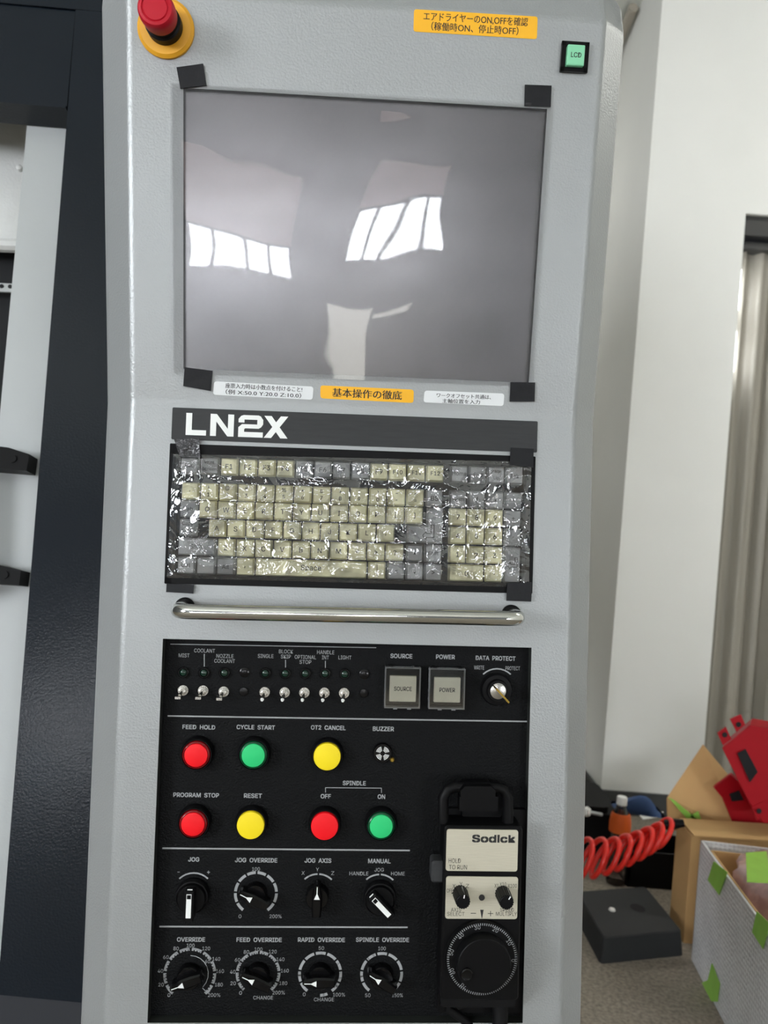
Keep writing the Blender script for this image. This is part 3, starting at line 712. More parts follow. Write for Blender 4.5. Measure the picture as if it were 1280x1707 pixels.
# push buttons
def push(px, py, kind, name, text):
    hgt = .013
    M_ = place(px, py, hgt); b = MB()
    b.lathe([(.0164, 0), (.0164, .0065), (.0155, .010), (.0150, .0108), (.0144, .0108), (.0140, .006)], (0, 0), 48)
    o = build('push_button', b, 'black_plastic', cab, M_, label=text)
    if kind == 'lit':
        b = MB(); b.lathe([(.0138, .006), (.0138, .0105), (.0130, .0118), (.0122, .0122), (.0118, .0112)], (0, 0), 48); build('lens_rim', b, 'skirt_'+name, o)
        b = MB(); b.lathe([(.0118, .006), (.0117, .0115), (.0112, .0127), (.0100, .0131), (.001, .0133)], (0, 0), 48); build('lens', b, 'lens_'+name, o)
    else:
        b = MB(); b.lathe([(.0136, .006), (.0136, .0122), (.0131, .0131), (.0125, .0133), (.001, .0134)], (0, 0), 48); build('cap', b, 'lens_'+name, o)
push(326.3, 1259.6, 'lit', 'red', 'red illuminated button under FEED HOLD'); push(421.9, 1259.9, 'lit', 'green', 'green illuminated button under CYCLE START')
push(545.3, 1261.8, 'flat', 'yellow', 'yellow button under OT2 CANCEL'); push(321.2, 1374.8, 'lit', 'red', 'red illuminated button under PROGRAM STOP')
push(417.5, 1376.4, 'flat', 'yellow', 'yellow button under RESET'); push(541, 1377.9, 'flat', 'red', 'red button under spindle OFF'); push(635.5, 1378.3, 'lit', 'green', 'green illuminated button under spindle ON')
# buzzer
M_ = place(637.7, 1255.8, .005); b = MB(); b.lathe([(.0098, 0), (.0098, .004), (.009, .0052), (.0085, .0052)], (0, 0), 36); b.mi = 1
for k in range(4):
    a = pi/4+k*pi/2
    for r in (.0030, .0042, .0054, .0066): b.arc((0, 0), r-.0004, r+.0002, a-.55, a+.55, .0052, .0054, 6)
bz = build('buzzer', b, ['black_gloss', 'print_white'], cab, M_, label='round black buzzer with four groups of white slots')
b = MB(); b.lathe([(.0024, .001), (.0024, .004), (.0015, .005)], (.0100, -.0068), 16); build('screw', b, 'brass', bz, label='brass screw')
# selector switches with a white insert
for px, py, ang, text in ((319, 1498, 0, 'black JOG selector with a white insert'), (633.5, 1501, 45, 'black MANUAL selector with a white insert')):
    M_ = place(px, py, .010); b = MB()
    b.lathe([(.0165, 0), (.0165, .006), (.0158, .0085), (.0150, .0088), (.0148, .0075), (.0138, .0075), (.0135, .012), (.0130, .0125)], (0, 0), 48)
    Rz = Matrix.Rotation(radians(ang), 4, 'Z'); b.M = Rz
    b.rbox(-.0048, .0048, -.0165, .0128, .012, .0235, .0015, ch=.001); b.M = None
    so_ = build('selector_switch', b, 'black_plastic', cab, M_, label=text)
    b = MB(Rz); b.rbox(-.0024, .0024, -.0125, .0098, .0234, .0239, .0003); b.add([(-.0024, .0098, .0239), (.0024, .0098, .0239), (.0024, .0135, .020), (-.0024, .0135, .020)], [(0, 1, 2, 3)])
    b.mi = 1; b.box(-.0019, .0019, .0058, .0096, .0239, .0241); build('insert', b, ['print_white', 'black_plastic'], so_, label='white insert with a black square')
# pointer knobs
for px, py, ang, text in ((426.5, 1489, 64, 'black JOG OVERRIDE pointer knob'), (529, 1491, 0, 'black JOG AXIS pointer knob'), (316.3, 1624, 110, 'black OVERRIDE pointer knob'), (430.2, 1622.8, 66, 'black FEED OVERRIDE pointer knob'), (533.5, 1623.4, 90, 'black RAPID OVERRIDE pointer knob'), (636, 1623.4, 58, 'black SPINDLE OVERRIDE pointer knob')):
    M_ = TR(FL, on(FL, px, py, PH), PH); Rz = Matrix.Rotation(radians(ang), 4, 'Z'); b = MB(Rz)
    b.lathe([(.0118, 0), (.0118, .003), (.0112, .009), (.0105, .010)], (0, 0), 40)
    pr_ = [(-.0042, -.0150), (.0042, -.0150), (.0050, -.006), (.0050, .004), (.0032, .0145), (.0012, .0168), (-.0012, .0168), (-.0032, .0145), (-.0050, .004), (-.0050, -.006)]
    b.prism(pr_, .004, .0165); b.prism(pr_, .0165, .018, [(x*.7, y*.96) for x, y in pr_])
    ko = build('pointer_knob', b, 'black_gloss', cab, M_, label=text, ang=25)
    b = MB(Rz); b.prism([(-.0028, .0030), (.0028, .0030), (0, .0092)], .018, .0183); b.prism([(-.0004, .0085), (.0004, .0085), (.0004, .0150), (-.0004, .0150)], .018, .0182)
    build('pointer_mark', b, 'print_white', ko, label='white triangle mark')
# holder of the handwheel pendant
b = MB(); pa = on(FL, 733, 1480, PH); pb = on(FL, 872, 1690, PH)
b.rbox(pa.x, pb.x-.001, on(FL, 800, 1682, PH).y, on(FL, 800, 1345, PH).y, PH, PH+.006, .004)
c0 = on(FL, 800, 1335, PH)
b.rbox(c0.x-.020, c0.x+.020, c0.y-.012, c0.y+.014, PH, PH+.012, .002)
build('pendant_holder', b, 'black_plastic', cab, FL)
# ================================================================== HANDWHEEL PENDANT
HP = .024                        # front face of the pendant above the grey sheet
q0 = avg(FL, [(737, 1377), (868, 1377), (868, 1668), (737, 1668)], HP)
pc = ((q0[0]+q0[1])/2, (q0[2]+q0[3])/2); MP = TR(FL, pc, 0); FP = MP
hw, hh = (q0[1]-q0[0])/2, (q0[3]-q0[2])/2
pen = thing('handwheel_pendant', 'black handwheel pendant with silver plates hanging on the switch panel', 'pendant', (0, 0, 0), M=TR(FL, (pc[0], pc[1]-hh), PH+.006))
b = MB(); b.rbox(-hw, hw, -hh, hh, PH+.0065, HP, .004, ch=.0015)
build('housing', b, 'black_plastic', pen, FP, ang=25)
b = MB()
a = [on(FP, *p, HP-.01) for p in ((739, 1372), (739, 1330), (757, 1313), (829, 1313), (847, 1330), (847, 1372))]
b.tube([(p.x, p.y, HP-.012) for p in (a[0], a[1])]+[(a[1].x+(a[2].x-a[1].x)*.4, a[1].y+(a[2].y-a[1].y)*.75, HP-.012)]+[(p.x, p.y, HP-.012) for p in (a[2], a[3])]+[(a[4].x+(a[3].x-a[4].x)*.4, a[4].y+(a[3].y-a[4].y)*.75, HP-.012)]+[(p.x, p.y, HP-.012) for p in (a[4], a[5])], .0055, 14)
build('bail', b, 'black_plastic', pen, FP, ang=60)
b = MB(); c = [on(FP, *p, HP) for p in ((768, 1330), (768, 1318), (775, 1311), (819, 1311), (826, 1318), (826, 1330))]
b.prism(ccw([tuple(p) for p in c]), PH+.012, HP); c2 = [on(FP, *p, HP-.012) for p in ((766, 1352), (830, 1352), (830, 1328), (766, 1328))]; b.prism(ccw([tuple(p) for p in c2]), PH+.012, HP-.012)
build('hanger_clip', b, 'black_plastic', pen, FP, ang=20)
b = MB(); c = avg(FP, [(718, 1432), (737, 1432), (737, 1468), (718, 1468)], HP-.012); b.rbox(c[0], c[1]+.004, c[2], c[3], HP-.024, HP-.006, .003, ch=.002)
build('hold_button', b, 'strip_dark', pen, FP, label='dark grey side button')
def pleg(mb, t, px, py, w_, h_, bold=0): leg(t, px, py, w_, h_, bold, mb, FP, HP+.001)
b = MB(); c = avg(FP, [(744, 1383), (863, 1383), (863, 1452.3), (743.5, 1452.3)], HP+.001); b.rbox(*c, HP, HP+.001, .0025); b.mi = 1
pleg(b, 'Sodick', 823, 1398, 71, 11.5, .045); pleg(b, 'HOLD', 757.8, 1434.7, 20, 7.5); pleg(b, 'TO RUN', 763.3, 1445.5, 30, 7.5)
# slab serifs of the maker's word
build('name_plate', b, ['brushed_plate', 'ink'], pen, FP, label='silver plate printed Sodick, HOLD TO RUN', ang=20)
b = MB(); c = avg(FP, [(743, 1461.5), (863, 1461.5), (862.5, 1531.8), (742.5, 1531.8)], HP+.001); b.rbox(*c, HP, HP+.001, .0025); b.mi = 1
for t, px, py, w_ in (('OFF', 749.6, 1484.5, 10), ('X', 756.6, 1477, 5), ('Y', 768.3, 1473.4, 5), ('Z', 779, 1476.7, 5), ('X1', 827.5, 1476.5, 7), ('X10', 838.2, 1473.8, 11), ('X100', 853.7, 1476.5, 15), ('AXIS', 760, 1516.4, 17), ('SELECT', 759.7, 1523.4, 29), ('MULTIPLY', 844, 1523.4, 35), ('SPEED', 845, 1516.4, 23)):
    pleg(b, t, px, py, w_, 6.2)
Z1 = HP+.001
pline((784.5, 1522.4), (793.5, 1522.4), .9, b, FP, Z1); pline((813, 1522.8), (822, 1522.8), .9, b, FP, Z1); pline((817.6, 1518.4), (817.6, 1527.4), .9, b, FP, Z1)
b.prism(ccw([tuple(on(FP, *p, Z1)) for p in ((800.3, 1516.5), (806, 1516.5), (803.4, 1531), (802.8, 1531))]), Z1, Z1+.0002)
for px, py in ((753.3, 1489), (760, 1481.6), (767.5, 1479.5), (776.5, 1482), (830.2, 1481.5), (838.8, 1479), (847, 1481)):
    p = on(FP, px, py, Z1); b.lathe([(.0006, Z1), (.0006, Z1+.0002)], p, 8)
p = on(FP, 802.9, 1496, Z1); b.lathe([(.0029, Z1), (.0029, Z1+.0006), (.0022, Z1+.0009)], p, 20)
build('control_plate', b, ['brushed_plate', 'ink'], pen, FP, label='silver plate with axis and multiplier marks', ang=20)
for (px, py), ang, text in (((766.8, 1488), -10, 'black fluted AXIS SELECT knob'), ((837.6, 1489), -32, 'black fluted MULTIPLY knob')):
    p = on(FP, px, py, Z1); b = MB(); pts = []
    for k in range(72):
        a = 2*pi*k/72; r = .0072+.00035*cos(a*18); pts.append((r*cos(a), r*sin(a)))
    b.prism(pts, 0, .019, [(x*.93, y*.93) for x, y in pts]); b.lathe([(.0062, .019), (.0055, .0196)], (0, 0), 24)
    ko = build('multiplier_knob' if px > 800 else 'axis_knob', b, 'black_plastic', pen, FP @ Matrix.Translation((p.x, p.y, Z1)), label=text)
    b = MB(Matrix.Rotation(radians(ang), 4, 'Z')); b.box(-.0005, .0005, .0035, .0066, .0196, .0199); b.add([(-.0005, .0067, .019), (.0005, .0067, .019), (.0005, .0073, .003), (-.0005, .0073, .003)], [(0, 1, 2, 3)]); build('white_line', b, 'print_white', ko)
DZ = HP+.006
dc = on(FP, 803.2, 1598.7, DZ); sd = (on(FP, 813, 1598.7, DZ)-on(FP, 793, 1598.7, DZ)).length/20
r1 = 60.4*sd
b = MB(); b.lathe([(r1*1.0, HP-DZ), (r1*1.0, -.0012), (r1*.98, 0), (r1*.70, .0004)], (0, 0), 96); b.mi = 1
for k in range(100):
    a = radians(94)-2*pi*k/100; b.arc((0, 0), r1*.905, r1*.965, a-.010, a+.010, .0002, .0004, 1)
for k in range(10):
    a = radians(102)-2*pi*(k-3)/10*1.0
    a = radians(100+ (k-3)*34)
    b.text(str(k*10), r1*.865*cos(a), r1*.865*sin(a), None, .0036, .0004, 0, a-pi/2)
dl = build('handwheel_dial', b, ['black_plastic', 'legend'], pen, FP @ Matrix.Translation((dc.x, dc.y, DZ)), label='black graduated handwheel dial')
b = MB(); b.lathe([(r1*.74, .0004), (r1*.74, .010), (r1*.72, .0125), (r1*.70, .013), (.001, .0128)], (0, 0), 72)
build('wheel', b, 'black_plastic', dl)
b = MB(); b.lathe([(.0056, .0128), (.0056, .015), (.0048, .0158), (.0025, .0152), (.0008, .0152)], (-r1*.47, -r1*.19), 24); b.rbox(-r1*.47-.001, -r1*.47+.001, -r1*.19, -r1*.19+.006, .0128, .0138, .0004)
build('crank_grip', b, 'black_gloss', dl, label='small folding crank grip')
b = MB(); c1 = on(FP, 757, 1672, .008); c2 = on(FP, 835, 1672, .008)
b.rbox(-hw*.95, hw*.95, -hh-.010, -hh+.001, PH+.007, HP-.006, .003)
cable = [(c2.x, -hh-.004, .006), (c2.x, -hh-.03, .006), (c2.x-.006, -hh-.06, .02), (c2.x-.03, -hh-.10, .03), (c2.x-.05, -hh-.18, .02)]
b.tube(cable, [.0085, .0075, .006, .0055, .0055], 14)
b.tube([(c1.x+.03, -hh-.012, .0), (c1.x+.005, -hh-.016, .004), (c1.x-.004, -hh-.008, .004), (c1.x-.005, -hh-.022, .0), (c1.x+.02, -hh-.04, -.002)], .004, 12)
build('cable', b, 'black_rubber', pen, FP, ang=60)
# ================================================================== STICKERS, TAPES, FILMS
def sticker(pts, r, matn, lines, label, name='sticker', bold=.005):
    P2 = [on(FU, *p) for p in pts]; c = sum(P2, Vector((0, 0)))/4
    M_ = TR(FU, c); b = MB(); b.prism(ccw(rpoly([tuple(p-c) for p in P2], r)), .0001, .0004); b.mi = 1
    d = P2[1]-P2[0]; rot = atan2(d.y, d.x)
    for t, px, py, w_, h_ in lines:
        p = on(FU, px, py)-c
        for dx in ((-.00009, .00009) if bold < .015 else (-.0002, 0, .0002)): b.text(t, p.x+dx, p.y, w_*.000585, h_*.000585, .0004+dx*.1, 0, rot)
    return tag(build(name, b, [matn, 'ink'], None, M_, ang=20), label, 'sticker')
sticker([(690, 15.6), (896, 28), (894.7, 65.6), (689, 52.7)], .0025, 'sticker_yellow', [('エアドライヤーのON,OFFを確認', 793, 32.4, 170, 13.5), ('（稼働時ON、停止時OFF）', 791.5, 48, 142, 13)], 'yellow sticker with two Japanese lines at the top of the cabinet', bold=.012)
sticker([(357, 635.5), (522.5, 644.5), (521, 666.5), (355, 658)], .003, 'sticker_white', [('座票入力時は小数点を付けること!', 440, 646, 131, 8.6), ('（例 X:50.0 Y:20.0 Z:10.0）', 439.3, 656.3, 129, 8.6)], 'white sticker with coordinate example X:50.0, left of the small yellow sticker')
sticker([(534, 642.3), (689.7, 649.5), (689, 671.8), (534, 664)], .003, 'sticker_yellow', [('基本操作の徹底', 612, 656.8, 120, 15)], 'small yellow sticker with one Japanese line under the screen', bold=.02)
sticker([(707.6, 651), (840.5, 656), (839, 677), (705.7, 670.6)], .003, 'sticker_white', [('ワークオフセット共通は、', 773, 660.5, 95, 7.6), ('主軸位置を入力', 768.5, 669.2, 66, 7.6)], 'white sticker under the screen, right of the small yellow sticker')
def tape(F, pts, label, h=.0012, matn='tape_black', n=8, amp=.0003):
    P2 = [on(F, *p, h) for p in pts]; c = sum(P2, Vector((0, 0)))/4; M_ = TR(F, c); b = MB(); vs = []; fs = []
    for k in (0, 1):
        for j in range(n+1):
            for i in range(n+1):
                s, t = i/n, j/n
                p = (P2[0]*(1-s)+P2[1]*s)*(1-t)+(P2[3]*(1-s)+P2[2]*s)*t-c
                z = h+amp*noise.noise((p.x*120+c.x*77, p.y*120, 0)) if k else h-.0009
                vs.append((p.x, p.y, z))
    m = (n+1)**2
    for j in range(n):
        for i in range(n):
            a = j*(n+1)+i; fs.append((a+m, a+n+1+m, a+n+2+m, a+1+m)); fs.append((a, a+1, a+n+2, a+n+1))
    rim = [i for i in range(n)]+[n+(n+1)*j for j in range(n)]+[n*(n+1)+n-i for i in range(n)]+[(n-j)*(n+1) for j in range(n)]
    for k in range(len(rim)): a, c_ = rim[k], rim[(k+1) % len(rim)]; fs.append((a, a+m, c_+m, c_))
    b.add(vs, fs)
    o = build('tape_piece', b, matn, None, M_); o['group'] = 'pieces of black tape'
    return tag(o, label, 'tape')
tape(FU, [(294, 112), (338.5, 106), (344, 142), (300.5, 147.5)], 'tilted black tape piece at the top left corner of the screen', h=.0024)
tape(FU, [(875, 141), (919.5, 142.5), (918, 178), (874, 176)], 'black tape piece at the top right corner of the screen', h=.0024)
tape(FU, [(307.6, 612), (354, 618), (351.4, 652), (305.3, 643.7)], 'black tape piece at the bottom left corner of the screen', h=.0024)
tape(FU, [(851, 637), (892, 637.5), (891, 669.5), (849.5, 669.5)], 'black tape piece at the bottom right corner of the screen', h=.0024)
tape(FL, [(290, 732), (332, 731), (334, 763), (300, 762)], 'crumpled shiny tape piece at the top left of the keyboard', h=.005, matn='tape_crumple', amp=.0012, n=14)
tape(FL, [(277.5, 973), (323.5, 975), (322, 989.6), (276.7, 987)], 'black tape piece at the bottom left of the keyboard', h=.0045)
tape(FL, [(851, 746), (889.5, 748), (889, 779), (850, 775)], 'black tape piece at the top right of the keyboard', h=.0045)
tape(FL, [(845.5, 972), (886.7, 971), (885.4, 1003), (844, 1001.5)], 'black tape piece at the bottom right of the keyboard', h=.0045)
# clear sheet over the screen
def screen_h(u, v):
    z = .0003*noise.noise((u*16, v*20, 3))
    for u0, v0, a, s in ((.01, .185, .22, .11), (-.13, .17, -.06, .07)):
        z += a*(u-u0)*(v-v0)*math.exp(-((u-u0)**2+(v-v0)**2)/(2*s*s))
    z += .0006*math.exp(-((u-.01)**2/.0045+(v-.291)**2/.0002))
    return z
def sheet(F, corners, nx, ny, hf, name, matn, label, cat, thick=.0):
    P2 = [on(F, *p) for p in corners]; b = MB(); vs = []
    for j in range(ny+1):
        for i in range(nx+1):
            s, t = i/nx, j/ny; p = (P2[0]*(1-s)+P2[1]*s)*(1-t)+(P2[3]*(1-s)+P2[2]*s)*t
            vs.append((p.x, p.y, hf(p.x, p.y, s, t)))
    b.add(vs, [(j*(nx+1)+i, (j+1)*(nx+1)+i, (j+1)*(nx+1)+i+1, j*(nx+1)+i+1) for j in range(ny) for i in range(nx)])
    return tag(build(name, b, matn, None, F, ang=180), label, cat)
def hs(u, v, s, t):
    e = min(1, min(s, 1-s, t, 1-t)/.06)
    return .0016+screen_h(u, v)
sheet(FU, [(284, 139), (918, 175), (887, 645), (285, 621)], 90, 70, hs, 'plastic_sheet', 'clear_film', 'clear plastic sheet taped over the screen', 'plastic sheet')
TL, BRc = on(FL, 318, 760), on(FL, 866, 772)
def hk(u, v, s, t):
    p = Vector((u, v, 0)); z = .0030
    n1 = 1-abs(noise.noise(p*26)); n2_ = 1-abs(noise.noise(p*55+Vector((3, 1, 0))))
    z += .0024*(n1**4)+.0010*(n2_**5)+.0010*noise.noise(p*14)
    for c, sg in ((TL, 1), (BRc, -1)):
        d = Vector((u, v))-c; r = d.length
        a = atan2(d.y, d.x); z += .0013*math.exp(-r/.045)*sin(a*17)*min(1, r/.01)
    e = min(1, min(s, 1-s)/.03, min(t, 1-t)/.05)
    return .0016+(z-.0016)*e
sheet(FL, [(289, 757), (885, 770), (881, 979), (279, 963)], 200, 90, hk, 'plastic_film', 'clear_crinkle', 'crinkled clear plastic film taped over the keyboard', 'plastic film')
# ================================================================== CLUTTER ON THE FLOOR AT RIGHT
def loft(mb, rings, closed=True):
    n = len(rings[0]); vs = [p for r in rings for p in r]; fs = []
    for j in range(len(rings)-1):
        for i in range(n): fs.append((j*n+i, j*n+(i+1) % n, (j+1)*n+(i+1) % n, (j+1)*n+i))
    if closed: fs += [tuple(range(n-1, -1, -1)), tuple((len(rings)-1)*n+i for i in range(n))]
    mb.add(vs, fs)
# foil wrapped box
XB = .835
e0 = onfloor(1152, 1600); e1 = onfloor(1207, 1707)
Yf = e0.y; zt = at(1163, 1400, Yf).z
dirv = Vector((e1.x-e0.x, e1.y-e0.y)).normalized(); Lb = .75; Wb = .52
perp = Vector((-dirv.y, dirv.x)); perp = perp if perp.x > 0 else -perp
c00 = Vector((e0.x, e0.y)); c10 = c00+dirv*Lb; c01 = c00+perp*Wb; c11 = c10+perp*Wb
fb = thing('wrapped_box', 'open box wrapped in grey bubble foil at the right edge', 'box', (c00.x, c00.y, 0))
def wallb(mb, p, q, t, z0, z1):
    d = (q-p).normalized(); nn = Vector((-d.y, d.x))*t
    mb.prism(ccw([tuple(p), tuple(q), tuple(q+nn), tuple(p+nn)]), z0, z1)
b = MB(); tk = .005
for p, q in ((c00, c10), (c10, c11), (c11, c01), (c01, c00)):
    cc = (c00+c11)/2; d = (q-p).normalized(); nn = Vector((-d.y, d.x)); s = tk if nn.dot(cc-p) > 0 else -tk
    wallb(b, p, q, s, 0.002, zt)
build('foil_wrap', b, 'foil_wrap', fb, Matrix.Identity(4), ang=20)
b = MB(); ins = lambda p: p+((c00+c11)/2-p).normalized()*.03
b.prism(ccw([tuple(ins(p)) for p in (c00, c10, c11, c01)]), .0, .06)
for p, q in ((c00, c10), (c10, c11), (c11, c01), (c01, c00)):
    P_, Q_ = ins(p), ins(q); wallb(b, P_, Q_, .004, .06, zt-.012)
build('cardboard_liner', b, 'kraft', fb, Matrix.Identity(4), label='brown cardboard liner', ang=20)
def tab(name, pts, parent, matn='tape_green'):
    b = MB(); b.quad3(pts, .001); return build(name, b, matn, parent, Matrix.Identity(4), label='green tape tab', ang=20)
XS = lambda px, py, off=.002: (lambda d, n: CAM+d*((Vector((c00.x, c00.y, 0))-n*off-CAM).dot(n)/d.dot(n)))(ray(px, py), Vector((perp.x, perp.y, 0)))
tab('tape_tab', [XS(1190, 1436), XS(1213, 1454), XS(1199, 1492), XS(1180, 1467)], fb)
tab('tape_tab', [XS(1262, 1519), XS(1284, 1540), XS(1272, 1582), XS(1254, 1554)], fb)
tab('tape_tab', [XS(1187, 1606), XS(1200, 1640), XS(1196, 1670), XS(1176, 1668), XS(1164, 1641), XS(1180, 1634)], fb)
# pink bubble wrapped parcel inside
b = MB(); cx_, cy_ = (c00+perp*.232+dirv*.205); vs = []; n = 28; m = 16
for j in range(m+1):
    th = pi*j/m
    for i in range(n):
        a = 2*pi*i/n; q = Vector((cos(a)*sin(th), sin(a)*sin(th), cos(th)))
        k = 1+.12*noise.noise(q*2.2)+.05*noise.noise(q*7)
        sq = lambda c, e: math.copysign(abs(c)**e, c)
        vs.append((cx_+.19*sq(q.x, .45)*k, cy_+.165*sq(q.y, .45)*k, .072+.14+.125*sq(q.z, .6)*k))
fs = [(j*n+i, j*n+(i+1) % n, (j+1)*n+(i+1) % n, (j+1)*n+i) for j in range(m) for i in range(n)]
b.add(vs, [f[::-1] for f in fs])
pk = tag(build('bubble_wrapped_parcel', b, 'pink_wrap', ang=70), 'pinkish bubble wrapped parcel inside the foil wrapped box', 'parcel')
ztop = .072+.14+.140
b = MB(); b.quad3([onfloor(x, y, ztop) for x, y in ((1243, 1421), (1278, 1419), (1284, 1471), (1245, 1469))][::-1], .002)
build('tape_strip', b, 'tape_green', pk, Matrix.Identity(4), label='green tape strip')
# cardboard box behind it
bx = thing('cardboard_box', 'plain brown cardboard box behind the foil wrapped box', 'cardboard box', (.85, 2.2, 0))
g0 = onfloor(1139, 1572); xa = g0.x; ya = g0.y; zb_ = at(1146, 1392, ya).z
b = MB(); b.box(xa, xa+.46, ya, ya+.10, .0, zb_-.001)
build('carton', b, 'kraft', bx, Matrix.Identity(4), ang=20)
b = MB(); b.quad3([(xa+.002, ya-.01, zb_+.004), (xa+.46, ya-.01, zb_+.010), (xa+.46, ya+.09, zb_+.016), (xa+.002, ya+.09, zb_+.010)], .004); build('flap', b, 'kraft', bx, Matrix.Identity(4), ang=20)
b = MB(); Yk = ya+.14
A = lambda px, py, Y=Yk: at(px, py, Y)
b.quad3([A(1112, 1330), A(1172, 1241, Yk+.06), A(1221, 1300, Yk+.06), A(1232, 1384), A(1113, 1384)][::-1], .005)
sh = tag(build('cardboard_sheet', b, 'kraft', ang=20), 'upright folded kraft cardboard sheet leaning behind the boxes', 'cardboard')
b = MB(); Y2 = Yk-.012
b.quad3([A(1114, 1329, Y2), A(1124, 1334, Y2), A(1172, 1374, Y2), A(1152, 1374, Y2)][::-1], .001); b.quad3([A(1150, 1360, Y2), A(1164, 1352, Y2), A(1170, 1370, Y2), A(1158, 1374, Y2)][::-1], .001)
build('tape_strip', b, 'tape_green', sh, Matrix.Identity(4), label='green tape strip', ang=20)
# red sheet metal brackets
def red_bracket(name, front, holes, tabs, Y0, dy, label, slope=0.0):
    """folded sheet-metal piece: front face polygon with side walls going back"""
    t = thing(name, label, 'metal bracket', at(*front[0], Y0))
    b = MB(); pts = [at(x, y, Y0) for x, y in front]; back = [p+Vector((dy*.55, dy, .0)) for p in pts]
    n = len(pts); b.quad3(pts[::-1], .003)
    for i in range(n):
        if (i+1) % n != 0: b.quad3([pts[i], pts[(i+1) % n], back[(i+1) % n], back[i]], .003)
    build('channel', b, 'red_metal', t, Matrix.Identity(4), ang=20)
    for hp in holes:
        b = MB(); b.quad3([at(x, y, Y0-.006) for x, y in hp][::-1], .002); build('slot', b, 'void', t, Matrix.Identity(4), label='dark slot', ang=20)
    for tp, hc in tabs:
        b = MB(); b.quad3([at(x, y, Y0-.001) for x, y in tp][::-1], .004); b.mi = 1
        c = at(*hc, Y0-.004); b.add([(c.x+.007*cos(a*pi/6), c.y, c.z+.007*sin(a*pi/6)) for a in range(12)], [tuple(range(12))]); build('lug', b, ['red_metal', 'void'], t, Matrix.Identity(4), label='red lug with a hole', ang=20)
Yr = ya+.01
red_bracket('red_bracket', [(1204, 1247), (1250, 1209), (1330, 1222), (1330, 1362), (1272, 1372), (1250, 1340)], [[(1229, 1256), (1243, 1249), (1263, 1287), (1250, 1304)]], [([(1196, 1222), (1210, 1212), (1219, 1232), (1205, 1242)], (1208, 1225)), ([(1217, 1199), (1235, 1191), (1242, 1208), (1228, 1220)], (1231, 1208)), ([(1253, 1345), (1272, 1336), (1279, 1352), (1262, 1368)], (1265, 1352))], Yr, .08, 'red sheet metal bracket with a slot leaning on the cardboard box')
red_bracket('red_bracket', [(1189, 1312), (1217, 1291), (1262, 1330), (1300, 1383), (1226, 1383), (1204, 1330)], [[(1216, 1324), (1232, 1318), (1240, 1334), (1220, 1336)]], [], Yr+.10, .02, 'lower red sheet metal bracket half hidden under the slotted one')
# black foam block
zt2 = .060
tp = [onfloor(x, y, zt2) for x, y in ((1006, 1563), (1137, 1551), (1076, 1477), (962, 1486))]
fo = MB(); topv = [(p.x, p.y) for p in tp]
cx_ = sum(p[0] for p in topv)/4; cy_ = sum(p[1] for p in topv)/4
big = [(cx_+(x-cx_)*1.06, cy_+(y-cy_)*1.06) for x, y in topv]
fo.prism(ccw(rpoly(big, .012)), .0, .057, ccw(rpoly(topv, .012))); fo.prism(ccw(rpoly(topv, .012)), .057, zt2, ccw(rpoly([(cx_+(x-cx_)*.975, cy_+(y-cy_)*.975) for x, y in topv], .012)))
fo.mi = 1; p = onfloor(1063, 1514, zt2); n = 20
fo.add([(p.x+.019*cos(2*pi*i/n), p.y+.022*sin(2*pi*i/n), zt2+.0006) for i in range(n)], [tuple(range(n))])
fo.mi = 2; p = onfloor(1020, 1517, zt2); fo.lathe([(.009, zt2), (.007, zt2+.004), (.001, zt2+.005)], (p.x, p.y), 14)
tag(build('foam_block', fo, ['foam_black', 'void', 'paper_white'], None, None, ang=30), 'square black block with a hole lying on the concrete floor', 'block')
# dark crate behind the block
b = MB(); g = onfloor(1045, 1478); 
b.box(g.x, g.x+.23, g.y, g.y+.15, .0, .02)
for a in ((g.x, g.x+.008, g.y, g.y+.15), (g.x+.222, g.x+.23, g.y, g.y+.15), (g.x, g.x+.23, g.y, g.y+.008), (g.x, g.x+.23, g.y+.142, g.y+.15)): b.box(*a, .02, .105)
b.rbox(g.x+.05, g.x+.16, g.y-.004, g.y, .03, .07, .01) if False else None
tag(build('crate', b, 'black_plastic', ang=20), 'dark plastic crate behind the black block', 'crate')
# bottle
Yb_ = 2.33; bp_ = at(1020, 1462, Yb_); zc = at(1024, 1327, Yb_).z; sc_ = zc
bt = thing('drink_bottle', 'clear plastic drink bottle with orange label and white cap', 'bottle', (bp_.x+.012, Yb_, 0))
b = MB(); h_ = zc
b.lathe([(.026, 0), (.030, .004), (.031, .03), (.030, h_*.58), (.031, h_*.62), (.028, h_*.75), (.016, h_*.87), (.013, h_*.90), (.013, h_*.93)], (0, 0), 28); build('bottle_body', b, 'bottle_plastic', bt, ang=60)
b = MB(); b.lathe([(.0318, h_*.60), (.0318, h_*.70), (.0285, h_*.79), (.0240, h_*.82)], (0, 0), 28, False, False); build('bottle_label', b, 'label_orange', bt, label='orange label', ang=60)
b = MB(); b.lathe([(.0155, h_*.91), (.0155, h_*.985), (.014, h_)], (0, 0), 24); build('bottle_cap', b, 'paper_white', bt, label='white cap')
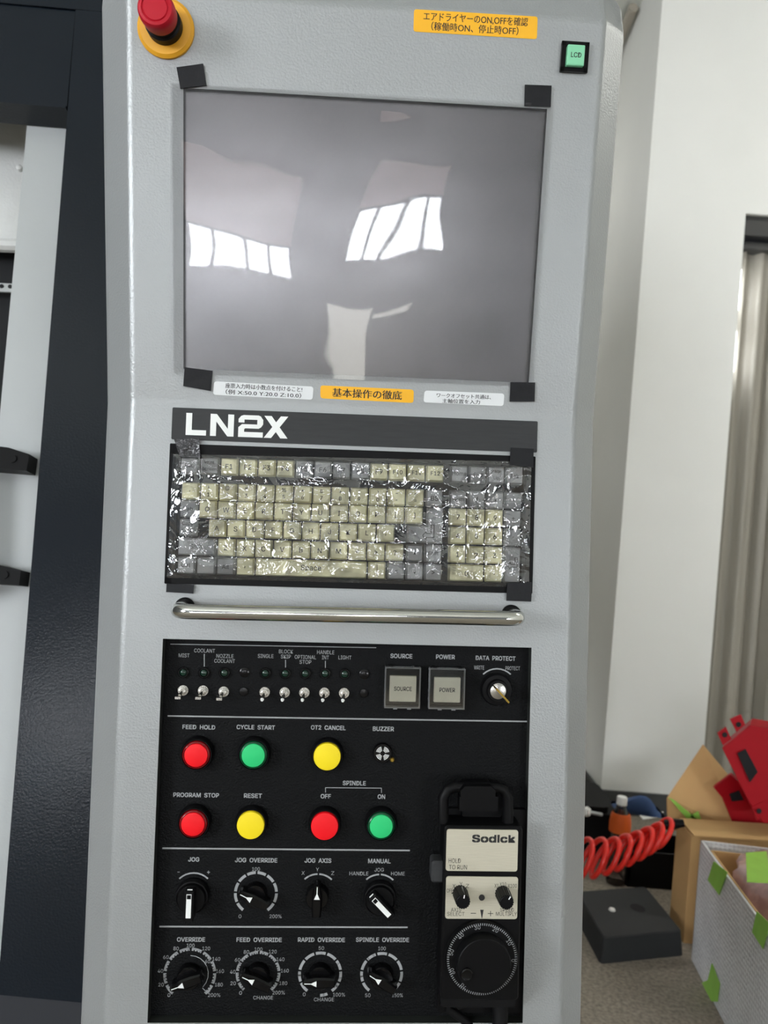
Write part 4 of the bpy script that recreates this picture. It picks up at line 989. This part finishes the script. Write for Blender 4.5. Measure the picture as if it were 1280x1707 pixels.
# red coiled hose
b = MB(); pts = []
ax = [at(962, 1432, 2.0), at(1008, 1430, 2.0), at(1046, 1418, 2.0), at(1082, 1402, 2.0), at(1112, 1384, 2.0)]
def axp(t):
    k = min(int(t*4), 3); f = t*4-k; return ax[k]*(1-f)+ax[k+1]*f
turns = 8; N = 260
for i in range(N+1):
    t = i/N; c = axp(t); tt = t-.035*sin(2*pi*turns*t*.5); rr = .050*(1-.25*t); a = 2*pi*turns*t
    pts.append((c.x+.022*sin(a)+.0, c.y+rr*.8*cos(a), max(c.z+rr*sin(a), .012)))
b.tube(pts, .0068, 10)
ch = thing('air_hose', 'bright red coiled air hose in front of the cardboard', 'hose', (ax[1].x, ax[1].y, 0))
build('coil', b, 'hose_red', ch, Matrix.Identity(4), ang=80)
b = MB(); p, q = at(1108, 1375, 2.0), at(1140, 1372, 1.99); b.tube([p, (p+q)/2, q], [.012, .013, .009], 12); build('coupler', b, 'black_plastic', ch, Matrix.Identity(4), label='black coupler')
# blue cloth bag and paper
b = MB(); rings = []
Yc = 2.5
for k in range(9):
    t = k/8; c = at(1030+t*62, 1345+t*52, Yc); wdt = .075*sin(pi*(.12+.8*t))+.01
    rings.append([(c.x+wdt*.4*cos(2*pi*i/14)*(1+.2*noise.noise((k, i, 2.))), Yc+.06*sin(2*pi*i/14), max(.163, c.z+wdt*cos(2*pi*i/14+.9)*1.1)) for i in range(14)])
loft(b, rings); b.recalc = True
tag(build('cloth_bag', b, 'cloth_blue', ang=70), 'crumpled blue cloth bag behind the orange-labelled bottle', 'bag')
b = MB(); Yp = 2.62
b.quad3([at(1060, 1352, Yp), at(1106, 1353, Yp+.02), at(1098, 1361, Yp-.05), at(1072, 1366, Yp-.06)][::-1], .002)
tag(build('paper_sheet', b, 'paper_white'), 'small white paper sheet lying behind the red hose', 'paper')
# dark pile the bag and hose lie on
b = MB(); g = onfloor(1000, 1440); 
b.prism(rpoly([(g.x-.25, 2.49), (xa-.02, 2.49), (xa-.02, 2.80), (g.x-.25, 2.80)], .03), 0, .14); b.prism(rpoly([(g.x-.2, 2.50), (xa-.06, 2.50), (xa-.06, 2.76), (g.x-.2, 2.76)], .03), .14, .16)
tag(build('equipment_case', b, 'black_rubber', ang=25), 'low dark equipment case on the floor against the pillar', 'case')
# white valve knob on a rod
vk = thing('valve_knob', 'small white knob on a grey rod beside the cabinet edge', 'knob', at(979, 1353, 2.3))
b = MB(); p = at(978, 1353, 2.3); q = at(1003, 1358, 2.32); b.tube([p, q], .005, 10); build('rod', b, 'machine_grey', vk, Matrix.Identity(4))
b = MB(Matrix.Translation(p)); b.lathe([(.004, -.014), (.011, -.009), (.013, 0), (.011, .009), (.004, .014)], (0, 0), 18); build('knob', b, 'paper_white', vk, Matrix.Identity(4))
